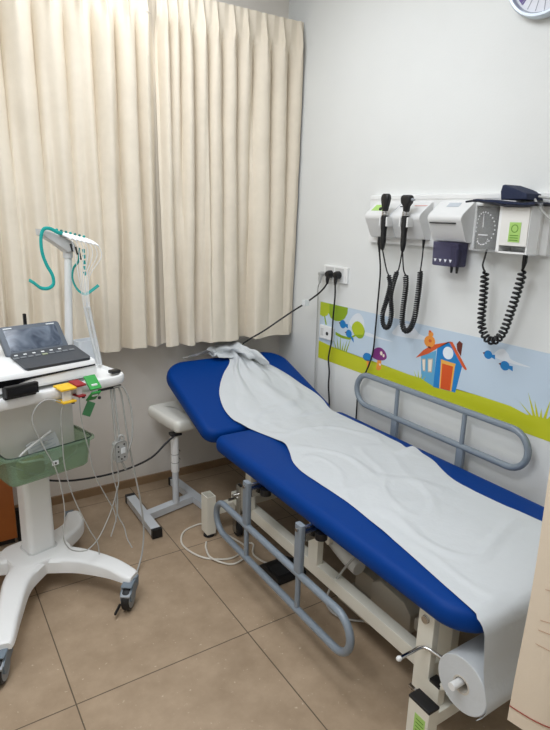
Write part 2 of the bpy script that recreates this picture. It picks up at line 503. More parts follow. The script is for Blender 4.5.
# crank handle
b = N(); tube(b, spline([(-.76, -2.08, .318), (-.765, -2.02, .318), (-.772, -1.985, .318), (-.785, -1.972, .318), (-.82, -1.97, .316), (-.862, -1.968, .314)], 6), .0055, 12)
ck = obj('crank_handle', b, W['chrome'], bed, 'chrome crank handle')
b = N(); lathe(b, [(.001, -.008), (.006, -.006), (.008, 0), (.006, .006), (.001, .008)], (-.865, -1.968, .314), 'x', 14); obj('crank_tip', b, W['whitep'], ck)
b = N(); tube(b, spline([(-.752, -2.0, .20), (-.752, -2.04, .22), (-.752, -2.075, .27)], 6), .011, 10); box(b, -.765, -.735, -2.035, -1.99, .15, .215, .003); obj('roll_bracket', b, W['cream'], bed)
b = N(); box(b, -.765, -.735, -2.036, -1.998, .212, .224, .002); obj('bracket_cap', b, W['black'], bed)
# casters
def caster(x, y, rw=.036, parent=bed):
    b = N(); lathe(b, [(rw-.008, -.013), (rw, -.009), (rw, .009), (rw-.008, .013)], (x, y, rw), 'x', 24); wv = obj('caster_wheel', b, W['rubber'], parent)
    b = N(); lathe(b, [(.012, -.015), (.018, -.0135), (.018, .0135), (.012, .015)], (x, y, rw), 'x', 16); obj('wheel_hub', b, W['steel'], wv)
    b = N()
    for s in (-1, 1): box(b, x+s*.017-.002, x+s*.017+.002, y-.013, y+.018, rw-.012, rw+.05, .001)
    box(b, x-.019, x+.019, y-.01, y+.03, rw+.045, rw+.055, .002); cyl(b, (x, y+.012, rw+.05), (x, y+.012, .152), .008, n=12)
    obj('caster_fork', b, W['steel'], wv)
caster(-.70, -.745); caster(-.2, -.745); caster(-.70, -1.915, .03); caster(-.2, -1.915, .03)
# side rails
def stadium(x, y0, y1, zc, h, r, k=14):
    P = []
    for i in range(k+1):
        a = -PI/2+PI*i/k; P.append((x, y1-h/2+h/2*math.cos(a), zc+h/2*math.sin(a)))
    for i in range(k+1):
        a = PI/2+PI*i/k; P.append((x, y0+h/2+h/2*math.cos(a), zc+h/2*math.sin(a)))
    return P
def side_rail(x, y0, y1, z0, z1, posts, zp, lab):
    zc = (z0+z1)/2; h = z1-z0
    b = N(); tube(b, stadium(x, y0, y1, zc, h, 0), .0135, 14, closed=True)
    for y in posts: cyl(b, (x, y, z0), (x, y, z1), .010, n=14)
    r = obj('side_rail', b, W['rail'], bed, lab, smooth=60)
    for y in posts:
        zn = z1 if zp < z0+.25 and zp > z1 else z0
        lo, hi = (z1-.004, zp) if zp > z1 else (zp, z0+.006)
        b = N(); prism(b, rrect(x-.011, x+.011, y-.019, y+.019, .006, 3), lo, hi, 'z', .0015); obj('rail_bracket', b, W['rail'], r)
        s = 1 if x < -.4 else -1
        b = N(); cyl(b, (x-s*.018, y, (hi-.018) if zp > z1 else lo+.018), (x+s*.05, y, (hi-.018) if zp > z1 else lo+.018), .007, n=12)
        box(b, min(x+s*.012, x+s*.16), max(x+s*.012, x+s*.16), y-.017, y+.017, .418, .45, .002)
        obj('rail_clamp', b, W['steel'], r)
        b = N(); xx = x+s*.065; cyl(b, (xx, y-.035, .425), (xx, y-.035, .45), .022, n=16); obj('clamp_knob', b, W['black'], r)
    return r
side_rail(-.864, -1.765, -.845, .143, .288, (-1.112, -1.477), .482, 'near side rail folded down')
side_rail(-.046, -1.757, -.795, .592, .746, (-1.078, -1.462), .425, 'far side rail raised against the wall')
# roll holder rod
RX0, RX1, RY, RZ, RR = -.78, -.2, -2.114, .304, .080
b = N(); cyl(b, (RX0-.03, RY+.008, RZ+.002), (RX1+.06, RY+.008, RZ+.002), .011, n=16); hr = obj('roll_rod', b, W['whitep'], bed, 'white rod through the paper roll')
b = N()
for x in (-.30, -.16): pass
box(b, RX1+.045, RX1+.07, -2.13, -2.09, .28, .44, .003); box(b, RX1+.02, RX1+.07, -2.11, -1.93, .425, .44, .002); obj('rod_hanger', b, W['cream'], bed)

# ------------------------------------------------------------------ paper sheet and roll
pap = thing('couch_paper', 'white paper sheet unrolled along the blue bed from the roll at its foot', 'paper sheet', (-.45, RY, RZ))
rows = [  # distance along the bed (y), left edge, right edge
 (-.150, -.455, -.345), (-.21, -.462, -.292), (-.30, -.545, -.235), (-.38, -.607, -.20), (-.46, -.653, -.175), (-.56, -.683, -.14), (-.64, -.682, -.135), (-.70, -.655, -.145),
 (-.76, -.635, -.14), (-.82, -.618, -.135), (-.90, -.603, -.138), (-.98, -.603, -.135), (-1.06, -.63, -.136), (-1.14, -.668, -.138), (-1.22, -.687, -.142), (-1.285, -.690, -.158), (-1.33, -.690, -.140), (-1.41, -.688, -.150),
 (-1.52, -.69, -.20), (-1.62, -.70, -.225), (-1.80, -.723, -.224), (-1.98, -.752, -.205), (-2.10, -.772, -.195), (-2.2, -.785, -.195), (-3.2, -.785, -.2)]
# path over the bed foot: length parameter s -> (y, z)
path = [(-.150, ZT+SL*(-.150-JY)), (-.30, ZT+SL*(-.30-JY)), (-.50, ZT+SL*(-.5-JY)), (-.66, ZT+SL*(-.66-JY)+.004), (-.735, ZT+.004)]
path += [(-.8-.05*i, ZT) for i in range(26)]
path += [(-2.10, ZT+.001), (-2.128, ZT), (-2.150, ZT-.010), (-2.161, ZT-.03), (-2.166, ZT-.07), (-2.172, .40), (-2.183, .345), (RY-RR-.002, RZ)]
path += [(RY-(RR+.002)*math.cos(a), RZ-(RR+.002)*math.sin(a)) for a in [.2*i for i in range(1, 5)]]
cum = [0]
for a, c in zip(path, path[1:]): cum.append(cum[-1]+math.hypot(a[0]-c[0], a[1]-c[1]))
TOT = cum[-1]
def on_path(s):
    for i in range(len(path)-1):
        if s <= cum[i+1] or i == len(path)-2:
            t = (s-cum[i])/(cum[i+1]-cum[i]); a, c = path[i], path[i+1]
            y, z = a[0]+(c[0]-a[0])*t, a[1]+(c[1]-a[1])*t
            d = Vector((0, c[0]-a[0], c[1]-a[1])).normalized()
            return y, z, Vector((0, d.z, -d.y))   # outward normal
def sheet(u, v):
    s = v*TOT
    y, z, n = on_path(s)
    key = y if s < cum[-11] else -2.2
    xl, xr = curve(rows, min(key, -.15))
    x = xl+(xr-xl)*u
    ed = min(u, 1-u)
    w = 0
    if y > JY-.02 and s < 1:                                # gathered on the head rest: folds fan out from the top
        k = max(0, min(1, (-.12-y)/.55))
        fan = math.sin((u-.5)*19+2.2*nz(u*3, y*5)+6*(y+.2)*(u-.3))
        w += (.016*(1-k)+.003)*max(0, .25+fan)*min(1, ed*7)+.008*max(0, nz(x*11, y*9, 3.1))*min(1, ed*6)
        w += .020*math.exp(-((u-.30-.35*k)/.07)**2)*(1-k*.8)
    if -2.12 < y:
        w += .006*max(0, nz(x*7, y*2.2, 1.3))+.004*max(0, nz(x*3, y*9, 5.2))
        rdg = abs(nz(x*3.1+y*1.2, y*2.6-x*1.7, 8.8)); w += .007*max(0, 1-rdg*9)*min(1, ed*8)
        rdg = abs(nz(x*5.1-y*2.2, y*1.9+x*2.7, 2.8)); w += .004*max(0, 1-rdg*8)*min(1, ed*8)
    if -1.36 < y < -1.24 and u > .82: w += .022*math.exp(-((y+1.30)/.025)**2)*(u-.82)/.18
    if -1.16 < y < -.84 and u < .25: w += .010*math.exp(-((y+.99)/.07)**2)*(1-u/.25)
    if s > cum[-11]:
        w += .003*max(0, nz(x*6, s*3))*(1 if s < cum[-5] else .2)
    return Vector((x, y, z))+n*(.003+w)
b = N(); grid(b, 74, 230, sheet); thicken(b, -.0006)
obj('sheet', b, W['paper'], pap, smooth=70)
# bunched end at the top of the head rest
def bunch(u, v):
    P = bpath; i = min(int(u*(len(P)-1)), len(P)-2); t = u*(len(P)-1)-i
    c = P[i].lerp(P[i+1], t)
    a = v*2*PI*.93
    r = (.020+.026*math.sin(PI*min(1, u*1.15)))*(1+.45*nz(u*6, a*.8, 4.4))*(1+.22*math.sin(3*a+u*9))
    return c+Vector((.3*r*math.cos(a)*math.sin(u*5), r*math.cos(a)*1.25, r*.62*math.sin(a)+.012*nz(u*9, v*7)))
bpath = spline([(-.30, -.33, .715), (-.33, -.25, .745), (-.37, -.185, .765), (-.43, -.15, .775), (-.50, -.15, .772), (-.555, -.175, .760)], 8)
b = N(); grid(b, 70, 40, bunch); thicken(b, -.0006); obj('crumpled_end', b, W['paper'], pap, 'crumpled bunched paper at the head end', smooth=70)
def flap(u, v):
    x = -.50-.20*u+.03*v; y = -.10-.04*v
    z = .745+.055*v*(1-.75*u)-.012*u+.014*nz(x*16, v*3.3, 2)
    return Vector((x, y, z))
b = N(); grid(b, 40, 14, flap); thicken(b, -.0006); obj('torn_flap', b, W['wisp'], pap, 'thin torn flap of paper', smooth=70)
def flap2(u, v):
    x = -.575+.21*u+.05*v; y = -.150-.055*v+.02*u
    z = .782-.050*v*(1-.55*u)+.014*math.sin(u*8+v*2)+.012*nz(x*18, v*3, 6)
    return Vector((x, y, max(z, ZT+SL*(y-JY)+.012)))
b = N(); grid(b, 40, 16, flap2); thicken(b, -.0006); obj('folded_flap', b, W['paper'], pap, 'folded white flap at the head end', smooth=70)
# the roll itself
b = N()
lathe(b, [(.026, 0), (RR-.002, 0), (RR, .002), (RR, RX1-RX0-.002), (RR-.002, RX1-RX0), (.026, RX1-RX0)], (RX0, RY, RZ), 'x', 48, closed=True)
rl = obj('roll', b, W['paper'], pap, 'large white paper roll')
b = N(); lathe(b, [(.0215, -.001), (.026, -.001), (.026, RX1-RX0+.001), (.0215, RX1-RX0+.001)], (RX0, RY, RZ), 'x', 32, closed=True); obj('core', b, W['card'], rl)

# ------------------------------------------------------------------ stool / arm rest
stl = thing('padded_stool', 'white padded rest on a silver post beside the head of the bed', 'stool', (-.90, -.38, 0))
def bar(bm, p, q_, w, h):
    p = Vector(p); q_ = Vector(q_); d = (q_-p).normalized(); s = Vector((-d.y, d.x, 0)).normalized()*w/2; u = Vector((0, 0, h/2))
    loft(bm, [[c-s-u, c+s-u, c+s+u, c-s+u] for c in (p, q_)])
A0, A1 = Vector((-1.038, -.185, .025)), Vector((-1.042, -.565, .025))
B0, B1 = Vector((-.762, -.105, .025)), Vector((-.722, -.50, .025))
b = N(); bar(b, A0, A1, .045, .036); obj('foot_bar', b, W['silver'], stl)
b = N(); bar(b, B0, B1, .045, .036); obj('foot_bar', b, W['silver'], stl)
b = N(); bar(b, (-1.03, -.400, .026), (-.75, -.335, .026), .045, .036); obj('cross_bar', b, W['silver'], stl)
for P, Q in ((A0, A1), (A1, A0), (B0, B1), (B1, B0)):
    d = (P-Q).normalized(); b = N(); bar(b, P-d*.004, P+d*.016, .049, .044); c0 = obj('end_cap', b, W['black'], stl, 'black plastic end cap')
b = N(); cyl(b, (-.860, -.372, .04), (-.860, -.372, .30), .0165); po = obj('post', b, W['silver'], stl)
b = N(); cyl(b, (-.860, -.372, .22), (-.860, -.372, .42), .021); sl = obj('post_sleeve', b, W['pole'], stl)
for z in (.33, .285):
    b = N(); box(b, -.8385, -.8375, -.389, -.373, z, z+.004); obj('height_mark', b, W['slot'], sl)
for z in (.27, .315):
    b = N(); lathe(b, [(.0212, 0), (.0216, .001), (.0212, .002)], (-.860, -.372, z), 'z', 24); obj('height_ring', b, W['slot'], sl)
b = N(); box(b, -.885, -.83, -.399, -.354, .418, .432, .003); obj('mount_plate', b, W['black'], stl)
b = N(); cushion(b, -.10, .12, -.165, .165, 0, .062, [.03]*4, .022, M=Matrix.Translation((-.785, -.238, .432)) @ Matrix.Rotation(math.radians(6), 4, 'Z')); obj('pad', b, W['pad'], stl, smooth=60)

# ------------------------------------------------------------------ low wooden cabinet at the left edge
cab = thing('wooden_cabinet', 'orange-brown wooden cabinet partly hidden behind the medical cart', 'cabinet', (-1.9, -.16, 0))
b = N(); box(b, -2.2, -1.61, -.298, -.02, .03, .58, .003); cb = obj('carcass', b, W['wood'], cab)
b = N(); box(b, -2.19, -1.62, -.28, -.03, 0, .03); obj('plinth', b, W['dark'], cab)
b = N(); box(b, -1.606, -1.58, -.295, -.265, 0, .165, .003); obj('foot', b, W['black'], cab)

# ------------------------------------------------------------------ medical cart
CA = math.radians(15)
CO = Vector((-1.573, -.617, 0))
CM = Matrix.Translation(CO) @ Matrix.Rotation(CA, 4, 'Z')
cart = thing('medical_cart', 'white wheeled medical cart standing left of the bed', 'cart', CO, CA)
def cobj(name, bm, m, parent=None, label=None, smooth=38, at=None):
    bm.transform(CM); return obj(name, bm, m, parent, label, smooth, None if at is None else CM @ Vector(at))
def cthing(name, label, cat, loc, group=None):
    return thing(name, label, cat, CM @ Vector(loc), CA, group)
# base: hub with four curved legs
b = N()
def leg_loops(pts):
    loops = []
    for (x, y, w, z0, z1), (x2, y2) in zip(pts, [(p[0], p[1]) for p in pts[1:]]+[None]*1 if False else [(pts[min(i+1, len(pts)-1)][0]-pts[max(i-1, 0)][0], pts[min(i+1, len(pts)-1)][1]-pts[max(i-1, 0)][1]) for i in range(len(pts))]):
        d = Vector((x2, y2, 0)).normalized(); s = Vector((-d.y, d.x, 0))*w/2
        r = .012
        c = Vector((x, y, 0))
        prof = [(-1, z0), (1, z0), (1, z1-r), (.82, z1-r*.3), (.6, z1), (-.6, z1), (-.82, z1-r*.3), (-1, z1-r)]
        loops.append([c+s*p+Vector((0, 0, z)) for p, z in prof])
    return loops
def cart_leg(pts):
    P = spline([(p[0], p[1], p[2]) for p in pts], 6); Z = spline([(p[3], p[4], 0) for p in pts], 6)
    full = [(p.x, p.y, p.z, z.x, z.y) for p, z in zip(P, Z)]
    bm = N(); loft(bm, leg_loops(full)); return bm
b = N(); loft(b, [[Vector((p[0], p[1], z)) for p in rrect(-.13+i, .11-i, -.115+i, .10-i, .05)] for i, z in ((.006, .082), (0, .09), (0, .135), (.006, .145), (.02, .148))])
base = cobj('base_hub', b, W['whitep'], cart)
legs = {'fr': [(.02, -.06, .13, .085, .145), (.10, -.16, .10, .085, .143), (.16, -.28, .08, .085, .135), (.178, -.385, .072, .10, .132), (.188, -.413, .055, .102, .127)],
        'fl': [(-.06, -.06, .13, .085, .145), (-.15, -.14, .10, .085, .143), (-.235, -.27, .08, .085, .135), (-.31, -.395, .072, .10, .132), (-.325, -.425, .055, .102, .127)],
        'br': [(.05, .02, .12, .085, .145), (.14, .05, .10, .085, .143), (.21, .10, .09, .085, .135), (.25, .17, .072, .10, .132), (.26, .20, .055, .102, .127)],
        'bl': [(-.06, .02, .12, .085, .145), (-.13, .05, .10, .085, .143), (-.17, .09, .09, .085, .135), (-.20, .13, .072, .10, .132), (-.21, .15, .055, .102, .127)]}
for k, v in legs.items(): cobj('base_leg', cart_leg(v), W['whitep'], cart, smooth=50)
def cart_caster(x, y, turn, pedal):
    M = Matrix.Translation((x, y, 0)) @ Matrix.Rotation(turn, 4, 'Z')
    R_ = .050; cy = -.036
    b = N(); lathe(b, [(R_-.010, -.015), (R_-.002, -.013), (R_, -.006), (R_, .006), (R_-.002, .013), (R_-.010, .015)], (0, cy, R_), 'x', 28); b.transform(M); w = cobj('caster', b, W['rubber'], cart)
    b = N()
    for s in (-1, 1): lathe(b, [(.010, s*.014), (.036, s*.0165), (.040, s*.0165), (.040, s*.014)], (0, cy, R_), 'x', 24)
    b.transform(M); cobj('wheel_disc', b, W['greyp'], w)
    b = N()
    for s in (-1, 1): prism(b, [(.03, .10), (-.03, .106), (-.068, .082), (-.066, .05), (-.05, .038), (-.028, .040), (-.01, .06), (.025, .066)], s*.019-.003, s*.019+.003, 'x', .001)
    box(b, -.022, .022, -.06, .03, .101, .109, .004); cyl(b, (0, .008, .09), (0, .008, .112), .027, .025)
    b.transform(M); cobj('fork', b, W['blueg'], w)
    if pedal:
        b = N(); box(b, -.019, .019, -.085, -.02, -.006, .006, .004, M=Matrix.Translation((0, .0, .106)) @ Matrix.Rotation(math.radians(22), 4, 'X')); b.transform(M); cobj('brake_pedal', b, W['greyp'], w)
        b = N(); box(b, -.032, -.023, -.112, -.055, .020, .031, .003); b.transform(M); cobj('brake_lever', b, W['black'], w)
cart_caster(.180, -.400, math.radians(-52), True); cart_caster(-.315, -.405, math.radians(-40), True)
cart_caster(.252, .195, math.radians(165), False); cart_caster(-.205, .135, math.radians(150), False)
# column
b = N(); loft(b, [[Vector((p[0], p[1], z)) for p in rrect(-.050*s, .062*s, -.045*s, .05*s, .022)] for z, s in ((.14, 1.0), (.40, .97), (.84, .94))]); cobj('column', b, W['whitep'], cart)
b = N(); loft(b, [[Vector((p[0], p[1], z)) for p in rrect(-.057, .069, -.052, .057, .024)] for z in (.144, .150)]); cobj('column_collar', b, W['greyw'], cart)
# tray with rim
b = N()
TX0, TX1, TY0, TY1 = -.40, .305, -.258, .21
def trayring(i, z): return [Vector((p[0], p[1], z)) for p in rrect(TX0+i, TX1-i, TY0+i, TY1-i, .055-.6*i)]
loft(b, [trayring(.03, .842), trayring(.006, .850), trayring(0, .860), trayring(0, .880), trayring(.004, .886), trayring(.010, .886), trayring(.014, .880), trayring(.018, .876)])
tray = cobj('tray', b, W['whitep'], cart)
b = N(); box(b, -.36, .136, -.112, -.108, .60, .848, .001); cobj('back_panel', b, W['frost'], cart, 'pale frosted panel hanging under the tray')
b = N(); box(b, -.34, -.15, -.20, -.16, .83, .846); cobj('tray_brace', b, W['greyw'], cart)
# hook strip at the right edge
b = N(); box(b, .175, .275, -.245, -.225, .836, .847, .003); box(b, .255, .295, -.215, -.185, .884, .897, .003); hk = cobj('cable_hook', b, W['black'], cart, 'black cable hook')
# cable arm
b = N(); tube(b, [(.222, .058, .876), (.236, .058, 1.10), (.249, .057, 1.315)], [.0165, .0155, .0145], 16); arm = cobj('cable_arm', b, W['pole'], cart, smooth=60)
b = N(); cyl(b, (.249, .057, 1.312), (.25, .057, 1.34), .019); 
prism(b, [(.20, 1.365), (.235, 1.336), (.266, 1.338), (.272, 1.362), (.262, 1.377), (.16, 1.423), (.135, 1.425), (.137, 1.402)], .03, .085, 'y', .006); cobj('arm_head', b, W['greyw'], arm)
b = N()
for i in range(10):
    x = .205+.0125*i; z = 1.404-.0028*i
    box(b, x-.0035, x+.0035, .03-.004*i, .085-.004*i, z-.006, z+.006, .0015)
cobj('lead_comb', b, W['greyw'], arm)

# ------------------------------------------------------------------ ECG recorder on the tray
ecg = cthing('ecg_recorder', 'white desktop ecg recorder with charcoal tilted screen on the cart tray', 'ecg machine', (0, 0, .886))
b = N()
prism(b, [(-.195, .890), (-.205, .90), (-.205, .938), (-.195, .952), (-.065, .978), (.15, .978), (.16, .965), (.16, .89)], -.33, .198, 'x', .006)
body = cobj('body', b, W['whitep'], ecg)
b = N(); prism(b, [(-.32, .916), (-.12, .914), (-.06, .926), (.19, .932), (.19, .937), (-.07, .934), (-.12, .936), (-.32, .942)], -.2075, -.203, 'y'); cobj('paper_slot', b, W['gloss'], body, 'glossy black curved slot')
Mk = Matrix.Translation((0, -.195, .953)) @ Matrix.Rotation(math.atan2(.027, .13), 4, 'X')
b = N(); loft(b, [[Mk @ Vector((p[0], p[1], z)) for p in rrect(-.066, .182, .0, .135, .012, 4)] for z in (0, .008, .010)]); kb = cobj('keyboard', b, W['charcoal'], ecg)
for i in range(6):
    b = N(); x = -.052+.033*i; box(b, x-.006, x+.006, .108, .116, .010, .0125, .001, M=Mk); cobj('status_key', b, W['wkey'], kb)
for i in range(9):
    b = N(); x = -.062+.0265*i; box(b, x-.010, x+.010, .082, .094, .010, .013, .001, M=Mk); cobj('key', b, W['gkey'] if i == 4 else W['key'], kb)
Ms = Matrix.Translation((.046, -.062, .983)) @ Matrix.Rotation(math.radians(50), 4, 'X')
b = N(); loft(b, [[Ms @ Vector((p[0], p[1], z)) for p in rrect(-.118, .118, -.006, .118, .012, 4)] for z in (-.016, -.012, .0, .002)]); sc = cobj('screen_lid', b, W['bezel'], ecg)
def screen_mat():
    m = mat('painted_reflection_screen', (72, 82, 98), .12, spec=.6)
    nt = m.node_tree; bs = nt.nodes['Principled BSDF']; tc = nt.nodes.new('ShaderNodeTexCoord')
    n = nt.nodes.new('ShaderNodeTexNoise'); n.inputs['Scale'].default_value = 14; n.inputs['Distortion'].default_value = 1.6
    r = nt.nodes.new('ShaderNodeValToRGB'); r.color_ramp.elements[0].color = (*lin((52, 62, 78)), 1); r.color_ramp.elements[1].color = (*lin((122, 132, 146)), 1)  # cloudy slate tones: room reflections painted into the display colour
    r.color_ramp.elements[0].position = .35; r.color_ramp.elements[1].position = .75
    nt.links.new(tc.outputs['Object'], n.inputs['Vector']); nt.links.new(n.outputs['Fac'], r.inputs['Fac']); nt.links.new(r.outputs['Color'], bs.inputs['Base Color'])
    return m
b = N(); box(b, -.100, .100, .012, .102, .0018, .0032, .0008, M=Ms); cobj('display', b, screen_mat(), sc, 'grey-blue display with painted reflections')
b = N(); box(b, -.098, -.066, .1075, .111, .0018, .0026, M=Ms); box(b, .066, .098, .1075, .111, .0018, .0026, M=Ms); cobj('bezel_marks', b, W['wkey'], sc)
b = N(); box(b, .070, .082, .10, .112, .97, 1.10, .003); cobj('antenna', b, W['black'], ecg)

# ------------------------------------------------------------------ grey cup behind the recorder
cup = cthing('holder_cup', 'grey square plastic cup behind the ecg recorder', 'cup', (.29, .03, .878))
b = N(); o_ = lambda i, z: [Vector((p[0], p[1], z)) for p in rrect(.242+i, .325-i, .0+i, .06-i, .014)]
loft(b, [o_(.004, .882), o_(0, .978), o_(.004, .978), o_(.008, .89)]); cobj('cup_body', b, W['cupg'], cup)

# ------------------------------------------------------------------ green bin hooked below the tray
binn = cthing('storage_bin', 'translucent green plastic bin hanging on the medical cart', 'bin', (0, -.12, .53))
def brr(x0, x1, y0, y1, r, z): return [Vector((p[0], p[1], z)) for p in rrect(x0, x1, y0, y1, r, 5)]
b = N()
loft(b, [brr(-.152, .142, -.195, -.055, .025, .538), brr(-.157, .147, -.205, -.05, .028, .548), brr(-.168, .158, -.22, -.042, .03, .652), brr(-.168, .158, -.22, -.042, .03, .655),
         brr(-.1655, .1555, -.2175, -.0445, .028, .655), brr(-.154, .144, -.202, -.053, .026, .551), brr(-.15, .14, -.193, -.057, .024, .5405)])
cobj('bin_body', b, W['bin'], binn)
b = N(); loft(b, [brr(-.168, .158, -.22, -.042, .03, .648), brr(-.180, .170, -.232, -.034, .036, .650), brr(-.180, .170, -.232, -.034, .036, .656), brr(-.1655, .1555, -.2175, -.0445, .028, .657)], closed_ring=True); cobj('bin_rim', b, W['bin'], binn)
b = N(); loft(b, [brr(-.172, .162, -.224, -.04, .032, .6575), brr(-.169, .159, -.221, -.043, .03, .660), brr(-.166, .156, -.218, -.046, .028, .6575)], closed_ring=True); cobj('rim_gasket', b, mat('dark_gasket', (30, 50, 42), .4), binn, 'thin dark line around the rim')
b = N(); box(b, -.012, .014, -.2235, -.2185, .585, .603, .002, M=Matrix.Translation((0, .0055, 0))); cl = cobj('clasp', b, W['wkey'], binn)
b = N(); cyl(b, (.001, -.2195, .594), (.001, -.217, .594), .004, n=12); cobj('clasp_hole', b, W['slot'], cl)
b = N(); box(b, -.006, .006, -.16, -.10, .660, .664); cobj('bin_hook', b, W['greyw'], binn)
# contents
pk = N(); box(pk, -.075, .045, -.01, .0, 0, .10, .003, M=Matrix.Translation((.02, -.155, .578)) @ Matrix.Rotation(math.radians(-14), 4, 'X') @ Matrix.Rotation(math.radians(-10), 4, 'Y'))
pk_o = cobj('paper_packet', pk, W['paper'], None, at=(0, -.13, .575)); tag(pk_o, 'white printed paper packet standing in the green bin', 'packet')
b = N()
for i in range(5): box(b, -.06, .03-.012*(i % 2), -.0112, -.0098, .03+.012*i, .034+.012*i, M=Matrix.Translation((.02, -.155, .578)) @ Matrix.Rotation(math.radians(-14), 4, 'X') @ Matrix.Rotation(math.radians(-10), 4, 'Y'))
b.transform(CM @ Matrix.Identity(4)); pr_ = obj('print_lines', b, W['print_'], pk_o)
b = N(); tube(b, spline([(.02, -.16, .70), (-.05, -.175, .675), (-.10, -.185, .655), (-.118, -.185, .632), (-.10, -.19, .62), (-.04, -.19, .612), (.0, -.18, .59)], 8), .004, 8)
tag(cobj('bent_tube', b, W['whitep'], None, at=(-.1, -.185, .56)), 'bent white tube sticking out of the green bin', 'tube')
b = N(); box(b, -.05, .05, -.025, .02, 0, .07, .012, M=Matrix.Translation((-.07, -.165, .551)) @ Matrix.Rotation(.3, 4, 'Z')); tag(cobj('wrapped_bundle', b, W['olive'], None, at=(-.07, -.165, .551)), 'olive wrapped bundle at the left inside the green bin', 'bundle')
b = N(); tube(b, spline([(-.15, -.19, .62), (-.12, -.195, .60), (-.07, -.195, .565), (-.04, -.19, .555), (.02, -.19, .57), (.09, -.185, .595), (.12, -.17, .62)], 8), .0022, 6)
tag(cobj('coiled_wire', b, W['greyc'], None, at=(-.05, -.19, .55)), 'thin grey wire lying inside the green bin', 'wire')

# ------------------------------------------------------------------ limb clamps on the handle rail
def clamp(label, x, w, m, z0, z1, tilt=0, tail=None):
    t = cthing('limb_clamp', label, 'clamp', (x, -.262, .872), 'limb clamps on the cart rail')
    zc = (z0+z1)/2
    b = N(); box(b, x-w/2, x+w/2, -.30, -.238, z1-.005, z1+.002, .0015, M=Matrix.Translation((0, -.27, z1)) @ Matrix.Rotation(tilt, 4, 'X') @ Matrix.Translation((0, .27, -z1))); cobj('upper_jaw', b, m, t)
    b = N(); box(b, x-w/2+.004, x+w/2-.004, -.302, -.242, z0, z0+.007, .0015, M=Matrix.Translation((0, -.27, z0)) @ Matrix.Rotation(-tilt, 4, 'X') @ Matrix.Translation((0, .27, -z0))); cobj('lower_jaw', b, m, t)
    b = N(); box(b, x-w*.27, x+w*.27, -.284, -.2705, z0+.005, z1-.004, .003); cobj('white_pad', b, W['whitep'], t)
    b = N(); lathe(b, [(.001, -.004), (.006, -.003), (.006, .004), (.004, .006)], (x+w*.32, -.285, z0-.004), 'z', 12); cobj('contact_stud', b, W['slot'], t)
    return t
clamp('yellow limb clamp on the front rail of the cart', .032, .058, W['yellow'], .838, .893, math.radians(4))
clamp('red limb clamp beside the yellow one on the cart rail', .080, .036, W['red'], .85, .898, math.radians(4))
g_ = clamp('green limb clamp on the cart rail right of the red one', .140, .046, W['green'], .832, .888, math.radians(42))
b = N(); box(b, -.017, .017, -.003, .003, -.055, .0, .002, M=Matrix.Translation((.135, -.262, .812)) @ Matrix.Rotation(math.radians(28), 4, 'Y')); cobj('hanging_tab', b, W['dgreen'], g_, 'dull green hanging tab')
bk = cthing('limb_clamp', 'black blocky limb clamp at the left end of the cart rail', 'clamp', (-.12, -.265, .872), 'limb clamps on the cart rail')
b = N(); box(b, -.175, -.066, -.282, -.262, .897, .935, .003); kk = cobj('outer_jaw', b, W['black'], bk)
b = N(); box(b, -.170, -.071, -.2835, -.281, .903, .928, .002); cobj('jaw_recess', b, W['gloss'], kk)
b = N(); box(b, -.174, -.067, -.263, -.242, .886, .926, .003); cobj('inner_jaw', b, W['black'], bk)

# ------------------------------------------------------------------ ECG leads and teal straps on the cable arm
ld = cthing('ecg_lead_set', 'bundle of thin white ecg leads hanging from the top of the cart arm', 'cables', (.25, .0, .9))
for i in range(7):
    x = .208+.0155*i; z = 1.405-.0042*i; y = .012-.006*i
    b = N(); tube(b, [(x-.006, y+.03, z+.010), (x+.012, y, z-.003), (x+.026, y-.02, z-.016)], [.0055, .006, .003], 8); tp = cobj('lead_plug', b, W['whitep'], ld)
    b = N(); lathe(b, [(.004, 0), (.005, .002), (.005, .010), (.003, .012)], (x-.006, y+.03, z+.010), 'z', 10); cobj('snap', b, W['tealw'] if i % 3 else W['teal'], tp)
    b = N(); xe = .243+.004*(i % 4); tube(b, spline([(x+.026, y-.02, z-.016), (x+.030, y-.03, z-.06), (.235+.012*i*.6, -.045, 1.24), (xe+.006*(i > 3), -.055-.003*i, 1.125)], 8), .0016, 6); cobj('lead_wire', b, W['tube'], ld)
for i, (x, y, z) in enumerate([(.222, -.02, 1.372), (.241, -.022, 1.36), (.255, -.022, 1.34)]):
    b = N(); tube(b, [(x, y, z), (x+.004, y-.004, z-.03)], [.004, .0032], 8); cobj('black_sleeve', b, W['black'], ld)
for i, (dx, dy) in enumerate([(0, 0), (.013, -.006)]):
    b = N(); tube(b, spline([(.247+dx, -.055+dy, 1.13), (.262+dx, -.06+dy, 1.02), (.274+dx*.8, -.065+dy, .95), (.282+dx*.6, -.07+dy, .890)], 8), [.0065]*25, 10); cobj('lead_trunk', b, W['tube'], ld)
def strap(name, label, pts, w, th=.0022):
    b = N(); tube(b, spline(pts, 9), w, 10, flat=th, up0=(0, 0, 1)); return tag(cobj(name, b, W['teal'], None, smooth=60, at=pts[0]), label, 'strap', 'teal rubber straps on the cable arm')
strap('rubber_strap', 'teal rubber strap curling to the left off the cable arm head', [(.215, .02, 1.408), (.19, .015, 1.414), (.16, .015, 1.428), (.135, .014, 1.424), (.122, .012, 1.39), (.122, .01, 1.34), (.134, .008, 1.295), (.152, .004, 1.255), (.152, 0, 1.222), (.130, -.004, 1.207), (.098, -.01, 1.21), (.068, -.018, 1.232), (.050, -.02, 1.244)], .0068)
strap('rubber_strap', 'teal rubber strap curling to the right behind the white leads', [(.285, .03, 1.352), (.275, .025, 1.30), (.250, .02, 1.275), (.240, .015, 1.232), (.256, .01, 1.19), (.285, .005, 1.170), (.315, 0, 1.185), (.338, -.01, 1.204)], .0068)
